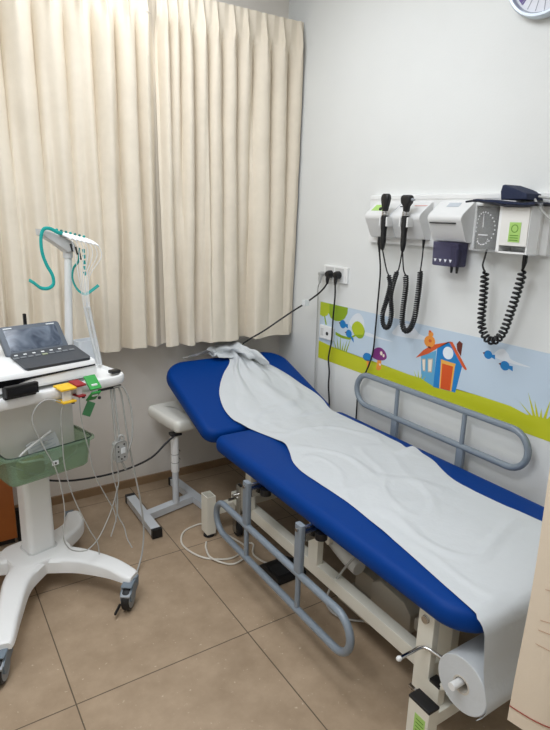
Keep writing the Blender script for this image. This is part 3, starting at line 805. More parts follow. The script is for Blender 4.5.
b = N()
for i in range(5): tube(b, [(.278+.002*(i % 2), -.012, 1.35-.022*i), (.280, -.014, 1.335-.022*i)], [.006, .0045], 8)
tag(cobj('bead_string', b, W['teal'], None, at=(.279, -.012, 1.26)), 'string of small teal beads among the white leads', 'connector')

# ------------------------------------------------------------------ cables and connector box on the cart
yk = cthing('connector_box', 'grey connector box hanging on cables at the right of the cart', 'connector', (.268, -.235, .56))
b = N(); loft(b, [[Vector((p[0], y, p[1])) for p in rrect(.232, .286, .528, .614, .014)] for y in (-.247, -.250, -.228, -.225)]); yb = cobj('box_body', b, W['greyc'], yk)
for i, (x, z) in enumerate([(.245, .595), (.245, .574), (.245, .553), (.272, .60), (.272, .545), (.258, .54)]):
    b = N(); lathe(b, [(.0035, 0), (.0035, -.002)], (x, -.2495, z), 'y', 10); cobj('port', b, W['slot'], yb)
b = N(); box(b, .256, .276, -.2515, -.249, .562, .586, .001); cobj('port_label', b, W['wkey'], yb)
for pts, r in [([(.236, -.232, .845), (.238, -.235, .75), (.243, -.238, .61)], .0048), ([(.248, -.232, .845), (.252, -.236, .74), (.262, -.238, .61)], .0042),
               ([(.250, -.238, .612), (.258, -.240, .635), (.275, -.240, .63), (.278, -.238, .60)], .0042), ([(.262, -.236, .53), (.275, -.236, .50), (.285, -.23, .48)], .005),
               ([(.235, -.236, .60), (.222, -.236, .56), (.228, -.23, .47), (.245, -.225, .38), (.235, -.23, .29), (.20, -.235, .21)], .0024),
               ([(.243, -.236, .53), (.252, -.23, .44), (.235, -.228, .36), (.24, -.23, .29), (.26, -.24, .23), (.265, -.25, .18), (.275, -.27, .14)], .0024)]:
    b = N(); tube(b, spline(pts, 8), r, 8); cobj('cable', b, W['greyc'], yk)
def cable(name, label, pts, r, m, cat='cable', f=None, group=None, k=9):
    b = N(); tube(b, spline(pts, k), r, 8)
    if f is None: o = obj(name, b, m, None, smooth=60, at=pts[0])
    else: o = cobj(name, b, m, None, smooth=60, at=pts[0])
    return tag(o, label, cat, group)
cable('patient_cable', 'long grey cable looping from the cart hook down near the floor', [(.262, -.225, .846), (.285, -.225, .80), (.30, -.225, .66), (.325, -.22, .50), (.358, -.22, .30), (.368, -.22, .17), (.35, -.23, .07), (.315, -.25, .02), (.28, -.28, .012)], .0036, W['greyc'], f=1)
cable('patient_cable', 'grey cable bowing out beside the connector box', [(.24, -.243, .842), (.285, -.243, .83), (.315, -.243, .74), (.315, -.243, .62), (.29, -.24, .55)], .0036, W['greyc'], f=1)
cable('lead_cable', 'thin grey lead looping from the yellow clamp over the green bin', [(.01, -.275, .845), (-.04, -.272, .862), (-.078, -.270, .84), (-.092, -.268, .79), (-.06, -.268, .69), (-.025, -.266, .60), (-.005, -.262, .50), (.0, -.26, .40), (-.012, -.26, .31), (.01, -.26, .25), (.06, -.26, .218), (.10, -.25, .212), (.15, -.24, .24), (.21, -.235, .33), (.245, -.232, .42)], .0021, W['greyc'], f=1)
cable('lead_cable', 'thin grey lead hanging straight across the middle of the bin', [(.03, -.272, .838), (.012, -.268, .80), (.012, -.262, .70), (.014, -.258, .60), (.03, -.255, .50), (.06, -.25, .40), (.10, -.25, .29), (.13, -.25, .22), (.135, -.25, .165)], .0021, W['greyc'], f=1)
cable('lead_cable', 'thin grey lead falling from the red clamp past the bin corner', [(.082, -.272, .848), (.09, -.262, .75), (.115, -.258, .62), (.135, -.25, .52), (.17, -.245, .43), (.215, -.24, .33), (.225, -.24, .27)], .0021, W['greyc'], f=1)
cable('mains_cord', 'black cord running from the padded rest to the medical cart', [(-.868, -.396, .424), (-.92, -.41, .40), (-1.0, -.42, .345), (-1.10, -.40, .305), (-1.22, -.40, .295), (-1.34, -.42, .31), (-1.42, -.46, .34), (-1.50, -.50, .38)], .0048, W['black'], cat='cord')

# ------------------------------------------------------------------ floor items under the bed
b = N(); prism(b, [(-1.02, .004), (-1.02, .012), (-1.07, .03), (-1.165, .032), (-1.175, .02), (-1.175, .004)], -.745, -.60, 'x', .004)
fpdl = thing('foot_pedal', 'black foot pedal lying on the floor under the bed', 'foot pedal', (-.66, -1.1, 0))
obj('pedal_body', b, W['black'], fpdl)
b = N(); box(b, -.735, -.61, -1.16, -1.075, .031, .036, .003); obj('pedal_plate', b, W['rubber'], fpdl)
cable('pedal_cable', 'cream cable coiled on the floor beneath the folded side rail', [(-.66, -1.11, .03), (-.70, -1.02, .005), (-.72, -.93, .005), (-.68, -.86, .005), (-.70, -.84, .005), (-.76, -.89, .005), (-.84, -.90, .005), (-.93, -.83, .005), (-.965, -.70, .005), (-.92, -.60, .005), (-.84, -.57, .005), (-.80, -.585, .008), (-.77, -.64, .005), (-.74, -.75, .005), (-.72, -.85, .005), (-.76, -.93, .012), (-.84, -.945, .005), (-.90, -.87, .012), (-.885, -.78, .005), (-.86, -.73, .005)], .0042, W['whitec'], f=None)
cable('actuator_cable', 'grey cable drooping under the bed by the second rail bracket', [(-.66, -1.55, .34), (-.68, -1.50, .25), (-.69, -1.44, .13), (-.68, -1.42, .05), (-.65, -1.46, .012), (-.60, -1.53, .02), (-.58, -1.62, .08), (-.56, -1.70, .14), (-.55, -1.70, .22)], .0042, W['greyc'], f=None)

# ------------------------------------------------------------------ wall border decal (flat print, each picture its own thin piece)
dec = thing('wall_border', 'printed nature border strip with a blue house on the right wall', 'wall sticker', (0, -1.1, .73))
LV = [0]
def poly(name, pts, m, lev, parent, label=None, sm=False):
    P = [(p[0], p[1]) for p in pts]
    if sm:
        Q = [Vector((p[0], p[1], 0)) for p in P]; n = len(Q); out = []
        for i in range(n):
            p0, p1, p2, p3 = Q[i-1], Q[i], Q[(i+1) % n], Q[(i+2) % n]
            for j in range(6):
                t = j/6; out.append(.5*((2*p1)+(p2-p0)*t+(2*p0-5*p1+4*p2-p3)*t*t+(3*p1-p0-3*p2+p3)*t**3))
        P = [(v.x, v.y) for v in out]
    b = N(); x1 = -.0010-.00022*lev
    prism(b, P, -.0001, x1, 'x'); bmesh.ops.triangulate(b, faces=b.faces[:])
    return obj(name, b, W[m], parent, label, smooth=20)
def ell(cy, cz, ry, rz, n=24, rot=0):
    return [(cy+ry*math.cos(2*PI*i/n)*math.cos(rot)-rz*math.sin(2*PI*i/n)*math.sin(rot), cz+ry*math.cos(2*PI*i/n)*math.sin(rot)+rz*math.sin(2*PI*i/n)*math.cos(rot)) for i in range(n)]
YE = -2.35
poly('sky_band', [(-.402, .728), (-.402, 1.046), (YE, 1.046), (YE, .728)], 'sky', 0, dec, 'pale blue sky background')
poly('lime_ground', [(-.402, .728), (-.402, .826), (-.52, .816), (-.66, .810), (-.83, .811), (-1.1, .803), (-1.34, .805), (-1.49, .812), (-1.63, .812), (-1.70, .800), (-1.74, .80), (-1.80, .812), (-1.95, .82), (YE, .80), (YE, .728)], 'lime', 1, dec, 'lime green ground strip')
poly('cloud', [(-.655, .965), (-.665, .992), (-.69, 1.018), (-.725, 1.03), (-.755, 1.012), (-.768, .985), (-.76, .95), (-.70, .942)], 'cloudc', 1, dec, sm=True)
poly('cloud', [(-.76, .935), (-.80, .945), (-.88, .938), (-.98, .934), (-.88, .929), (-.80, .926)], 'cloudc', 1, dec, sm=True)
poly('cloud', [(-.975, .968), (-.985, 1.0), (-1.02, 1.028), (-1.075, 1.034), (-1.11, 1.018), (-1.14, 1.0), (-1.22, .992), (-1.12, .975)], 'cloudc', 1, dec, sm=True)
poly('cloud', [(-1.53, .985), (-1.54, 1.01), (-1.565, 1.024), (-1.59, 1.01), (-1.61, .99), (-1.69, .98), (-1.61, .976)], 'cloudc', 1, dec, sm=True)
poly('tree_crown', [(-.402, 1.045), (-.48, 1.045), (-.486, 1.0), (-.465, .977), (-.43, .966), (-.402, .972)], 'leafl', 3, dec)
poly('tree_crown', [(-.475, 1.045), (-.636, 1.045), (-.634, 1.015), (-.615, .985), (-.58, .965), (-.54, .96), (-.50, .968), (-.472, 1.0)], 'leaf', 2, dec)
poly('tree_trunk', [(-.435, .975), (-.447, .975), (-.468, .926), (-.455, .926)], 'leaf', 1, dec)
poly('tree_crown', [(-.676, .945), (-.69, .975), (-.722, .988), (-.757, .975), (-.776, .945), (-.762, .917), (-.735, .915), (-.705, .912)], 'leafl', 3, dec, sm=True)
poly('tree_crown', [(-.705, .914), (-.735, .922), (-.765, .93), (-.772, .955), (-.776, .94), (-.763, .912), (-.735, .903)], 'leaf', 4, dec, sm=True)
poly('branch', [(-.545, .902), (-.60, .893), (-.66, .893), (-.70, .915), (-.708, .91), (-.665, .881), (-.60, .878), (-.548, .885)], 'leaf', 2, dec)
def blade(y, z, dy, h, w=.006): return [(y-w/2, z), (y+w/2, z), (y+dy, z+h)]
def tuft(pts, m, lev):
    for p in pts: poly('grass_blade', blade(*p), m, lev, dec)
tuft([(-.56+.0-.016*i, .81, .03-.013*i, .05+.018*((i*7) % 3), .012) for i in range(6)], 'grassd', 2)
tuft([(-1.145-.012*i, .795, .02-.012*i, .04-.006*abs(i-1), .008) for i in range(4)], 'leafl', 3)
tuft([(-1.72-.013*i, .80, .055-.017*i, .04+.022*((i*5) % 3), .013) for i in range(7)], 'lime', 2)
def bird(y, z, s, r=0):
    bd = poly('bird', ell(y, z, .019*s, .017*s), 'bird', 2, dec, 'blue bird')
    poly('bird_tail', [(y-.014*s, z+.004*s+r), (y-.014*s, z-.006*s+r), (y-.034*s, z-.012*s+r*2), (y-.031*s, z+.006*s+r*2)], 'bird', 3, bd)
    poly('bird_beak', [(y+.016*s, z+.008), (y+.018*s, z-.004), (y+.026*s, z+.003)], 'brown', 3, bd)
bird(-.602, .953, 1.3); bird(-.655, .912, 1.25, -.012); bird(-1.503, .987, 1.0); bird(-1.583, .961, 1.08)
mc = poly('mushroom', [(-.838, .835), (-.845, .862), (-.87, .882), (-.90, .888), (-.93, .875), (-.944, .85), (-.925, .832), (-.89, .824), (-.86, .825)], 'mushp', 3, dec, 'violet capped mushroom', sm=True)
poly('stalk', [(-.882, .826), (-.908, .83), (-.912, .785), (-.895, .772), (-.876, .776)], 'orange', 2, mc)
poly('eye', ell(-.905, .862, .009, .010), 'pane', 4, mc); poly('eye', ell(-.922, .854, .007, .008), 'pane', 4, mc)
poly('smile', ell(-.902, .805, .007, .006), 'pane', 4, mc)
mc = poly('mushroom', [(-.774, .815), (-.785, .835), (-.805, .842), (-.83, .838), (-.845, .815), (-.82, .803), (-.79, .802)], 'bird', 2, dec, 'small blue capped mushroom', sm=True)
poly('stalk', [(-.802, .806), (-.822, .806), (-.828, .772), (-.81, .77)], 'orange', 2, mc)
hs = poly('house', [(-1.246, .962), (-1.312, 1.0), (-1.386, .913), (-1.366, .792), (-1.245, .784)], 'houseb', 3, dec, 'blue cartoon house with an orange roof')
poly('house_side', [(-1.158, .905), (-1.242, .948), (-1.246, .786), (-1.172, .803)], 'houses', 2, hs)
poly('roof', [(-1.128, .89), (-1.17, .935), (-1.216, .968), (-1.317, 1.003), (-1.30, .998), (-1.245, .958), (-1.20, .925)], 'roofc', 5, hs)
poly('roof', [(-1.306, 1.0), (-1.324, 1.002), (-1.412, .904), (-1.405, .90), (-1.39, .908)], 'roofc', 5, hs)
for pts in ([(-1.165, .894), (-1.186, .899), (-1.192, .842), (-1.178, .840)], [(-1.199, .902), (-1.228, .909), (-1.229, .846), (-1.207, .842)]):
    wf = poly('window_frame', pts, 'wtrim', 4, hs)
    cy = sum(p[0] for p in pts)/4; cz = sum(p[1] for p in pts)/4
    poly('window_pane', [(cy+(p[0]-cy)*.72, cz+(p[1]-cz)*.86) for p in pts], 'pane', 5, hs)
poly('door_frame', [(-1.274, .908), (-1.35, .906), (-1.346, .792), (-1.279, .787)], 'lintel', 4, hs)
poly('door', [(-1.282, .905), (-1.341, .903), (-1.338, .792), (-1.286, .788)], 'doorc', 5, hs)
poly('lintel', [(-1.272, .916), (-1.353, .914), (-1.349, .90), (-1.275, .90)], 'lintel', 6, hs)
poly('round_window', ell(-1.307, .951, .028, .027), 'ringw', 5, hs)
poly('chimney', [(-1.346, .998), (-1.358, 1.014), (-1.376, 1.006), (-1.374, .952), (-1.352, .974)], 'brown', 4, hs)
ch = poly('hen', ell(-1.20, .98, .031, .026, rot=-.2), 'orange', 6, dec, 'orange hen on the roof')
poly('hen_head', ell(-1.203, 1.013, .014, .011), 'orange', 7, ch); poly('hen_comb', ell(-1.197, 1.024, .007, .005), 'roofc', 8, ch)
poly('hen_wing', ell(-1.203, .983, .009, .007), 'roofc', 7, ch); poly('hen_feet', [(-1.195, .958), (-1.21, .958), (-1.21, .950), (-1.195, .950)], 'brown', 7, ch)

# ------------------------------------------------------------------ sockets, plugs, cords on the right wall
so = thing('power_socket', 'white double power socket with two black plugs on the right wall', 'socket', (0, -.53, 1.2), 0, 'white wall sockets')
b = N(); box(b, -.014, 0, -.628, -.43, 1.165, 1.248, .004); sp = obj('cover_plate', b, W['whitep'], so)
b = N()
for y in (-.487, -.567): box(b, -.0155, -.013, y-.035, y+.035, 1.172, 1.241, .001)
obj('socket_insert', b, W['greyw'], so)
s2 = thing('network_socket', 'small white wall socket set into the border strip', 'socket', (0, -.475, .885), 0, 'white wall sockets')
b = N(); box(b, -.013, 0, -.536, -.418, .848, .922, .004); obj('cover_plate', b, W['whitep'], s2)
b = N(); lathe(b, [(.010, 0), (.010, -.0015), (.006, -.0015)], (-.0128, -.488, .882), 'x', 16); obj('socket_hole', b, W['slot'], s2)
b = N(); box(b, -.0145, -.012, -.455, -.43, .865, .905, .001); obj('blank_insert', b, W['greyw'], s2)
def plug_cord(name, label, py, pz, pts, r, m, pm, pr=.02):
    t = thing(name, label, 'cord', (-.016, py, pz), 0, 'cords plugged into the wall socket')
    b = N(); lathe(b, [(pr*.6, .0), (pr, .004), (pr, .022), (pr*.75, .034), (pr*.4, .036)], (-.0155, py, pz), 'x', 18)
    for v in b.verts: v.co.x = -.0155-(v.co.x+.0155)
    tube(b, [(-.036, py, pz), (-.04, py+.002, pz-.028), (-.04, py+.003, pz-.05)], [.013, .010, .006], 10)
    obj('plug', b, pm, t)
    b = N(); tube(b, spline(pts, 9), r, 8); obj('cable', b, m, t, smooth=60)
    return t
plug_cord('black_cord', 'black cord stretching from the socket across behind the bed head', -.505, 1.205, [(-.04, -.502, 1.158), (-.048, -.485, 1.13), (-.057, -.45, 1.096), (-.096, -.38, 1.034), (-.153, -.33, .981), (-.271, -.265, .884), (-.337, -.215, .83), (-.362, -.15, .775), (-.36, -.09, .69), (-.37, -.06, .60), (-.37, -.05, .4)], .0045, W['black'], W['black'])
plug_cord('black_cord', 'black cord hanging straight down from the right plug of the socket', -.572, 1.207, [(-.04, -.569, 1.16), (-.035, -.567, 1.10), (-.03, -.555, 1.0), (-.03, -.553, .93), (-.03, -.55, .85), (-.032, -.535, .76), (-.03, -.545, .68), (-.03, -.545, .60), (-.03, -.56, .5), (-.03, -.56, .35), (-.03, -.55, .2)], .0045, W['black'], W['black'])
plug_cord('grey_cord', 'thin grey cord hanging down beside the border strip edge', -.440, 1.202, [(-.04, -.437, 1.155), (-.03, -.41, 1.12), (-.02, -.402, 1.03), (-.02, -.402, .8), (-.02, -.404, .65), (-.02, -.41, .45), (-.02, -.42, .2)], .0035, W['greyc'], W['greyc'], .012)
b = N(); box(b, -.122, -.095, -.425, -.395, 1.03, 1.06, .001, M=None); ft = obj('cord_tag', b, W['wkey'], bpy.data.objects['black_cord'])

# ------------------------------------------------------------------ diagnostic wall station
stn = thing('diagnostic_station', 'pale grey wall-mounted diagnostic station above the border strip', 'medical wall unit', (0, -1.22, 1.38))
b = N()
prism(b, [(0, 1.385), (-.022, 1.385), (-.026, 1.395), (-.026, 1.575), (-.03, 1.58), (-.03, 1.594), (-.022, 1.598), (0, 1.598)], -1.70, -.785, 'y', .002)
obj('mounting_board', b, W['whitep'], stn)
def desk(y0, y1, notches=()):
    prof = [(-.02, 1.412), (-.052, 1.412), (-.062, 1.418), (-.1, 1.492), (-.103, 1.502), (-.10, 1.513), (-.09, 1.522), (-.035, 1.566), (-.02, 1.568)]
    b = N(); prism(b, prof, y0, y1, 'y', .003); return b
s1 = obj('handle_base', desk(-1.172, -.836), W['boxw'], stn)
b = N(); prism(b, [(-.0535, 1.411), (-.063, 1.417), (-.1012, 1.492), (-.1042, 1.502), (-.1012, 1.514), (-.09, 1.5232), (-.036, 1.567), (-.034, 1.565), (-.089, 1.521), (-.099, 1.512), (-.102, 1.502), (-.099, 1.493), (-.061, 1.419)], -1.0024, -1.0016, 'y'); obj('seam', b, W['print_'], s1)
for yc in (-.985, -1.108):
    b = N()
    for sg in (-1, 1): box(b, -.128, -.092, yc+sg*.0215-.005, yc+sg*.0215+.005, 1.462, 1.503, .003)
    box(b, -.104, -.090, yc-.024, yc+.024, 1.462, 1.503, .002); obj('cradle', b, W['boxw'], stn)
def on_slope(y, t, dx=0.): return Vector((-.035-.055*t-.6245*dx*1.0, y, 1.566-.044*t+.78*dx))
SLM = Matrix(((.781, 0, -.6245, 0), (0, 1, 0, 0), (.6245, 0, .781, 0), (0, 0, 0, 1)))
b = N(); box(b, -.02, .02, -.04, .04, 0, .001, M=Matrix.Translation((-.066, -.895, 1.5415)) @ SLM); st = obj('green_sticker', b, W['sticker'], s1, 'green inspection sticker')
b = N(); lathe(b, [(.010, 0), (.010, .003), (.007, .006)], (0, 0, 0), 'z', 16); b.transform(Matrix.Translation((-.075, -.912, 1.536)) @ SLM); obj('power_button', b, W['black'], s1)
b = N(); box(b, -.002, .002, -.05, .02, 0, .0008, M=Matrix.Translation((-.055, -1.115, 1.551)) @ SLM); obj('red_line', b, mat('faded_red_print', (214, 150, 140), .6), s1)
b = N(); box(b, -.003, .003, -.02, .02, 0, .0008, M=Matrix.Translation((-.06, -1.035, 1.547)) @ SLM); obj('print_mark', b, W['slot'], s1)
s3 = obj('specula_base', desk(-1.385, -1.215), W['boxw'], stn)
b = N(); box(b, -.1015, -.080, -1.358, -1.228, 1.482, 1.487); obj('front_slot', b, W['slot'], s3)
b = N(); box(b, -.012, .012, -.03, .03, 0, .0008, M=Matrix.Translation((-.05, -1.30, 1.5545)) @ SLM); obj('print_mark', b, W['print_'], s3)
sd = N(); loft(sd, [[Vector((p[0], p[1], z)) for p in rrect(-.085+i, -.028-i, -1.372+i, -1.244-i, .006, 3)] for z, i in ((1.318, .003), (1.322, 0), (1.412, -.002))]); dsp = obj('specula_dispenser', sd, W['smoke'], s3, 'smoked violet dispenser for ear tips')
sd = N()
for i in range(4):
    y = -1.262-.026*i
    prism(sd, [(y+.007, 1.345), (y-.007, 1.345), (y, 1.333)], -.0862, -.0848, 'x')
obj('triangle_marks', sd, W['speck'], dsp)
for y, z0 in ((-1.325, 1.40), (-1.352, 1.385)):
    sd = N(); lathe(sd, [(.004, 1.292), (.007, 1.318), (.012, 1.33), (.012, z0)], (-.056, y, 0), 'z', 14); obj('ear_tips', sd, W['black'], dsp)
# aneroid gauge
def gprof(off):
    P = []
    for i in range(13):
        a = math.radians(-62+124*i/12); P.append((-.035-.062*math.cos(a)-off, -1.483+(.068+off)*math.sin(a)))
    return P
def arc_panel(z0, z1, off, th):
    b = N(); o_ = gprof(off); i_ = gprof(off-th); prism(b, o_+i_[::-1], z0, z1, 'z'); return b
gb = N(); prism(gb, [(-.022, -1.420), (-.022, -1.550)]+gprof(-.004)[::-1], 1.395, 1.548, 'z'); ga = obj('pressure_gauge', gb, mat('gauge_face', (92, 92, 88), .35, mottle=.25, mscale=30), stn, 'dark grey dial gauge')
obj('clear_cover', arc_panel(1.388, 1.556, .003, .002), W['clear'], ga)
gb = N()
def gpt(y, z):
    s = max(-1, min(1, (y+1.483)/.064)); c = math.sqrt(1-s*s); return Vector((-.0355-.058*c, y, z))
for i in range(22):
    a = 2*PI*i/24-.2; p = gpt(-1.483+.041*math.cos(a)*.98, 1.474+.058*math.sin(a)-.004); lathe(gb, [(.0028, .001), (.0028, -.0006)], p, 'x', 8)
for i in range(10):
    a = PI+PI*i/9; p = gpt(-1.483+.022*math.cos(a), 1.432+.020*math.sin(a)); lathe(gb, [(.002, .001), (.002, -.0006)], p, 'x', 8)
obj('scale_marks', gb, W['speck'], ga)
gb = N(); p0 = gpt(-1.483, 1.474); tube(gb, [p0+Vector((-.002, 0, 0)), gpt(-1.481, 1.522)+Vector((-.002, 0, 0))], [.0022, .001], 6); box(gb, p0.x-.002, p0.x+.002, -1.505, -1.465, 1.445, 1.449); obj('needle', gb, W['speck'], ga)
gb = N(); box(gb, -.10, -.022, -1.563, -1.549, 1.39, 1.556, .002); obj('divider', gb, W['whitep'], stn)
gb = N(); box(gb, -.062, -.022, -1.424, -1.418, 1.39, 1.552, .002); obj('gauge_side', gb, W['greyw'], stn)
# cuff basket
gb = N(); box(gb, -.030, -.024, -1.670, -1.563, 1.392, 1.553); box(gb, -.10, -.03, -1.670, -1.563, 1.388, 1.394); box(gb, -.10, -.024, -1.675, -1.669, 1.388, 1.553); bkt = obj('cuff_basket', gb, W['whitep'], stn)
gb = N(); box(gb, -.104, -.100, -1.672, -1.563, 1.415, 1.545, .001); fp_ = obj('front_panel', gb, W['frost'], bkt)
gb = N(); box(gb, -.1055, -.104, -1.645, -1.600, 1.428, 1.495); gs = obj('green_sticker', gb, W['sticker'], bkt, 'green inspection sticker')
gb = N()
for i in range(3): box(gb, -.1062, -.1053, -1.639, -1.606, 1.433+.008*i, 1.436+.008*i)
lathe(gb, [(.014, .0), (.014, -.0006), (.011, -.0006), (.011, 0)], (-.1054, -1.6225, 1.474), 'x', 18, closed=True); obj('sticker_print', gb, W['stickerd'], bkt)
gb = N(); box(gb, -.106, -.022, -1.715, -1.679, 1.386, 1.39); box(gb, -.106, -.103, -1.715, -1.678, 1.386, 1.56, .001); obj('clear_guard', gb, W['clear'], stn)
# hand instruments resting in the notches
def coil(path, r, wire, turns, n=7, a0=0):
    P = spline(path, 24); L = [0]
    for a, c in zip(P, P[1:]): L.append(L[-1]+(c-a).length)
    out = []; steps = int(turns*11); nrm = None; j = 0
    for i in range(steps+1):
        s = L[-1]*i/steps
        while j < len(P)-2 and L[j+1] < s: j += 1
        t = (s-L[j])/max(1e-9, L[j+1]-L[j]); c = P[j].lerp(P[j+1], t); d = (P[j+1]-P[j]).normalized()
        if nrm is None: nrm = d.orthogonal().normalized()
        nrm = (nrm-d*nrm.dot(d)).normalized(); bn = d.cross(nrm); a = a0+2*PI*turns*i/steps
        env = min(1, i/8, (steps-i)/8)
        out.append(c+(nrm*math.cos(a)+bn*math.sin(a))*r*env)
    b = N(); tube(b, out, wire, n); return b
made = []
def instrument(name, label, y, headkind, cord):
    x = -.118
    t = thing(name, label, 'medical instrument', (x, y, 1.37), 0, 'hand instruments on the wall station'); made.append(t)
    b = N(); lathe(b, [(.005, 1.375), (.0085, 1.382), (.011, 1.398), (.0125, 1.41), (.0125, 1.455), (.0145, 1.47), (.0145, 1.50), (.0155, 1.512), (.0145, 1.522)], (x, y, 0), 'z', 20); obj('handle', b, W['black'], t)
    b = N()
    for k in range(3): lathe(b, [(.0125, 1.522+.006*k), (.0145, 1.5235+.006*k), (.0145, 1.526+.006*k), (.0125, 1.528+.006*k)], (x, y, 0), 'z', 20)
    obj('chrome_collar', b, W['chrome'], t, 'chrome collar')
    if headkind == 'eye':
        b = N(); loft(b, [[Vector((x+p[0], y+p[1], z)) for p in rrect(-w, w, -d, d, min(w, d)*.8, 4)] for z, w, d in ((1.540, .011, .012), (1.555, .012, .015), (1.578, .014, .021), (1.595, .014, .024), (1.607, .012, .021), (1.613, .008, .014))]); obj('viewing_head', b, W['black'], t)
        b = N(); lathe(b, [(.006, 0), (.006, .004)], (x+.012, y, 1.592), 'x', 14); obj('lens', b, W['gloss'], t)
    else:
        b = N(); loft(b, [[Vector((x+p[0], y-.003+p[1], z)) for p in rrect(-w, w, -d, d, min(w, d)*.7, 4)] for z, w, d in ((1.540, .011, .012), (1.562, .013, .015), (1.575, .016, .026), (1.594, .017, .028), (1.602, .015, .025), (1.606, .010, .018))]); hd = obj('ear_head', b, W['black'], t)
        b = N(); tube(b, [(x, y-.026, 1.588), (x, y-.046, 1.586)], [.007, .0035], 12); obj('speculum', b, W['greyp'], t, 'grey cone tip')
    cp, lead_in, lead_out, r, turns = cord
    b = coil(cp, r, .0036, turns); o = obj('coiled_cord', b, W['black'], t, smooth=70)
    b = N(); tube(b, spline([(x, y, 1.378)]+lead_in+[cp[0]], 6), .003, 8); tube(b, spline([cp[-1]]+lead_out, 6), .003, 8)
    tube(b, [lead_out[-1], Vector(lead_out[-1])+Vector((0, 0, -.035))], [.007, .004], 10); obj('cord_lead', b, W['black'], t)
instrument('ophthalmoscope', 'black ophthalmoscope with oval head in the left cradle', -.985, 'eye',
    ([(-.07, -.985, 1.265), (-.065, -.995, 1.22), (-.06, -.975, 1.15), (-.06, -.955, 1.08), (-.06, -.965, 1.035), (-.06, -.985, 1.022), (-.06, -1.005, 1.04), (-.06, -1.012, 1.10), (-.06, -1.0, 1.17), (-.06, -1.01, 1.23), (-.06, -1.028, 1.285)],
     [(-.09, -.99, 1.29)], [(-.06, -1.036, 1.295), (-.06, -1.045, 1.35), (-.06, -1.05, 1.428)], .0085, 62))
instrument('otoscope', 'black otoscope with grey cone tip in the right cradle', -1.108, 'ear',
    ([(-.07, -1.09, 1.275), (-.06, -1.088, 1.22), (-.06, -1.082, 1.12), (-.06, -1.085, 1.06), (-.06, -1.105, 1.03), (-.06, -1.135, 1.045), (-.06, -1.155, 1.10), (-.06, -1.162, 1.18), (-.06, -1.165, 1.24), (-.06, -1.165, 1.30)],
     [(-.09, -1.095, 1.30)], [(-.06, -1.165, 1.31), (-.06, -1.168, 1.36), (-.06, -1.168, 1.428)], .0095, 58))
for t in made: t.location.z -= .014
# supply cord of the station
cd = thing('supply_cord', 'straight black cord hanging from the left end of the wall station', 'cord', (-.055, -.895, 1.41))
b = N(); tube(b, [(-.055, -.895, 1.414), (-.055, -.895, 1.385), (-.052, -.894, 1.365), (-.05, -.893, 1.345)], [.009, .010, .0065, .004], 10); obj('strain_relief', b, W['black'], cd)
b = N(); tube(b, spline([(-.05, -.893, 1.35), (-.03, -.888, 1.25), (-.025, -.880, 1.10), (-.02, -.872, .98), (-.02, -.865, .86), (-.02, -.83, .76), (-.02, -.785, .68), (-.02, -.775, .62), (-.02, -.775, .5), (-.02, -.775, .3)], 9), .004, 8); obj('cable', b, W['black'], cd, smooth=60)
# coiled air hose of the gauge
hz_ = thing('coiled_hose', 'black coiled air hose hanging in a loop below the gauge', 'hose', (-.07, -1.55, 1.39))
b = coil([(-.065, -1.490, 1.315), (-.065, -1.495, 1.27), (-.065, -1.498, 1.20), (-.065, -1.500, 1.14), (-.065, -1.510, 1.097), (-.065, -1.532, 1.068), (-.065, -1.556, 1.060), (-.065, -1.582, 1.072), (-.065, -1.604, 1.11), (-.065, -1.619, 1.17), (-.065, -1.634, 1.24), (-.065, -1.646, 1.31), (-.065, -1.647, 1.335)], .0125, .0046, 34, 8); obj('coil', b, W['gloss'], hz_, smooth=70)
b = N(); tube(b, spline([(-.065, -1.490, 1.312), (-.068, -1.480, 1.335), (-.06, -1.478, 1.36), (-.055, -1.481, 1.396)], 6), .0036, 8); obj('hose_end', b, W['gloss'], hz_)
b = N(); tube(b, [(-.065, -1.647, 1.335), (-.065, -1.650, 1.36), (-.065, -1.650, 1.391)], [.0045, .009, .009], 10); obj('hose_connector', b, W['gloss'], hz_)
# blood pressure cuff folded on top
cf = thing('blood_pressure_cuff', 'navy blood pressure cuff folded on top of the wall station', 'cuff', (-.07, -1.55, 1.556))
def cuffsheet(u, v):
    y = -1.415-.285*u; x = -.125+.115*v
    return Vector((x, y, 1.558+.010*math.sin(u*7+v*2)*.5+.008*(1-u)+.004*nz(u*5, v*5)-.006*u))
b = N(); grid(b, 30, 10, cuffsheet); thicken(b, .006); obj('cuff_wrap', b, W['navyd'], cf)
def cuffsheet2(u, v):
    y = -1.44-.25*u; x = -.115+.10*v
    return Vector((x, y, 1.568+.008*math.sin(u*5+1)*.6+.003*nz(u*5, v*5, 3)-.004*u))
b = N(); grid(b, 30, 10, cuffsheet2); thicken(b, .007); obj('cuff_fold', b, W['navy'], cf)
b = N(); prism(b, [(-1.557, 1.570), (-1.552, 1.598), (-1.557, 1.619), (-1.564, 1.621), (-1.61, 1.606), (-1.654, 1.590), (-1.662, 1.570)], -.115, -.015, 'x', .006); obj('cuff_roll', b, W['navy'], cf)
for pts in ([(-.05, -1.66, 1.582), (-.05, -1.69, 1.578), (-.045, -1.75, 1.572), (-.04, -1.9, 1.575), (-.04, -2.0, 1.55)], [(-.07, -1.66, 1.572), (-.09, -1.69, 1.55), (-.09, -1.73, 1.515), (-.085, -1.79, 1.48), (-.08, -1.88, 1.43)]):
    b = N(); tube(b, spline(pts, 8), .0042, 8); obj('air_tube', b, W['greyc'], cf, 'grey air tube')

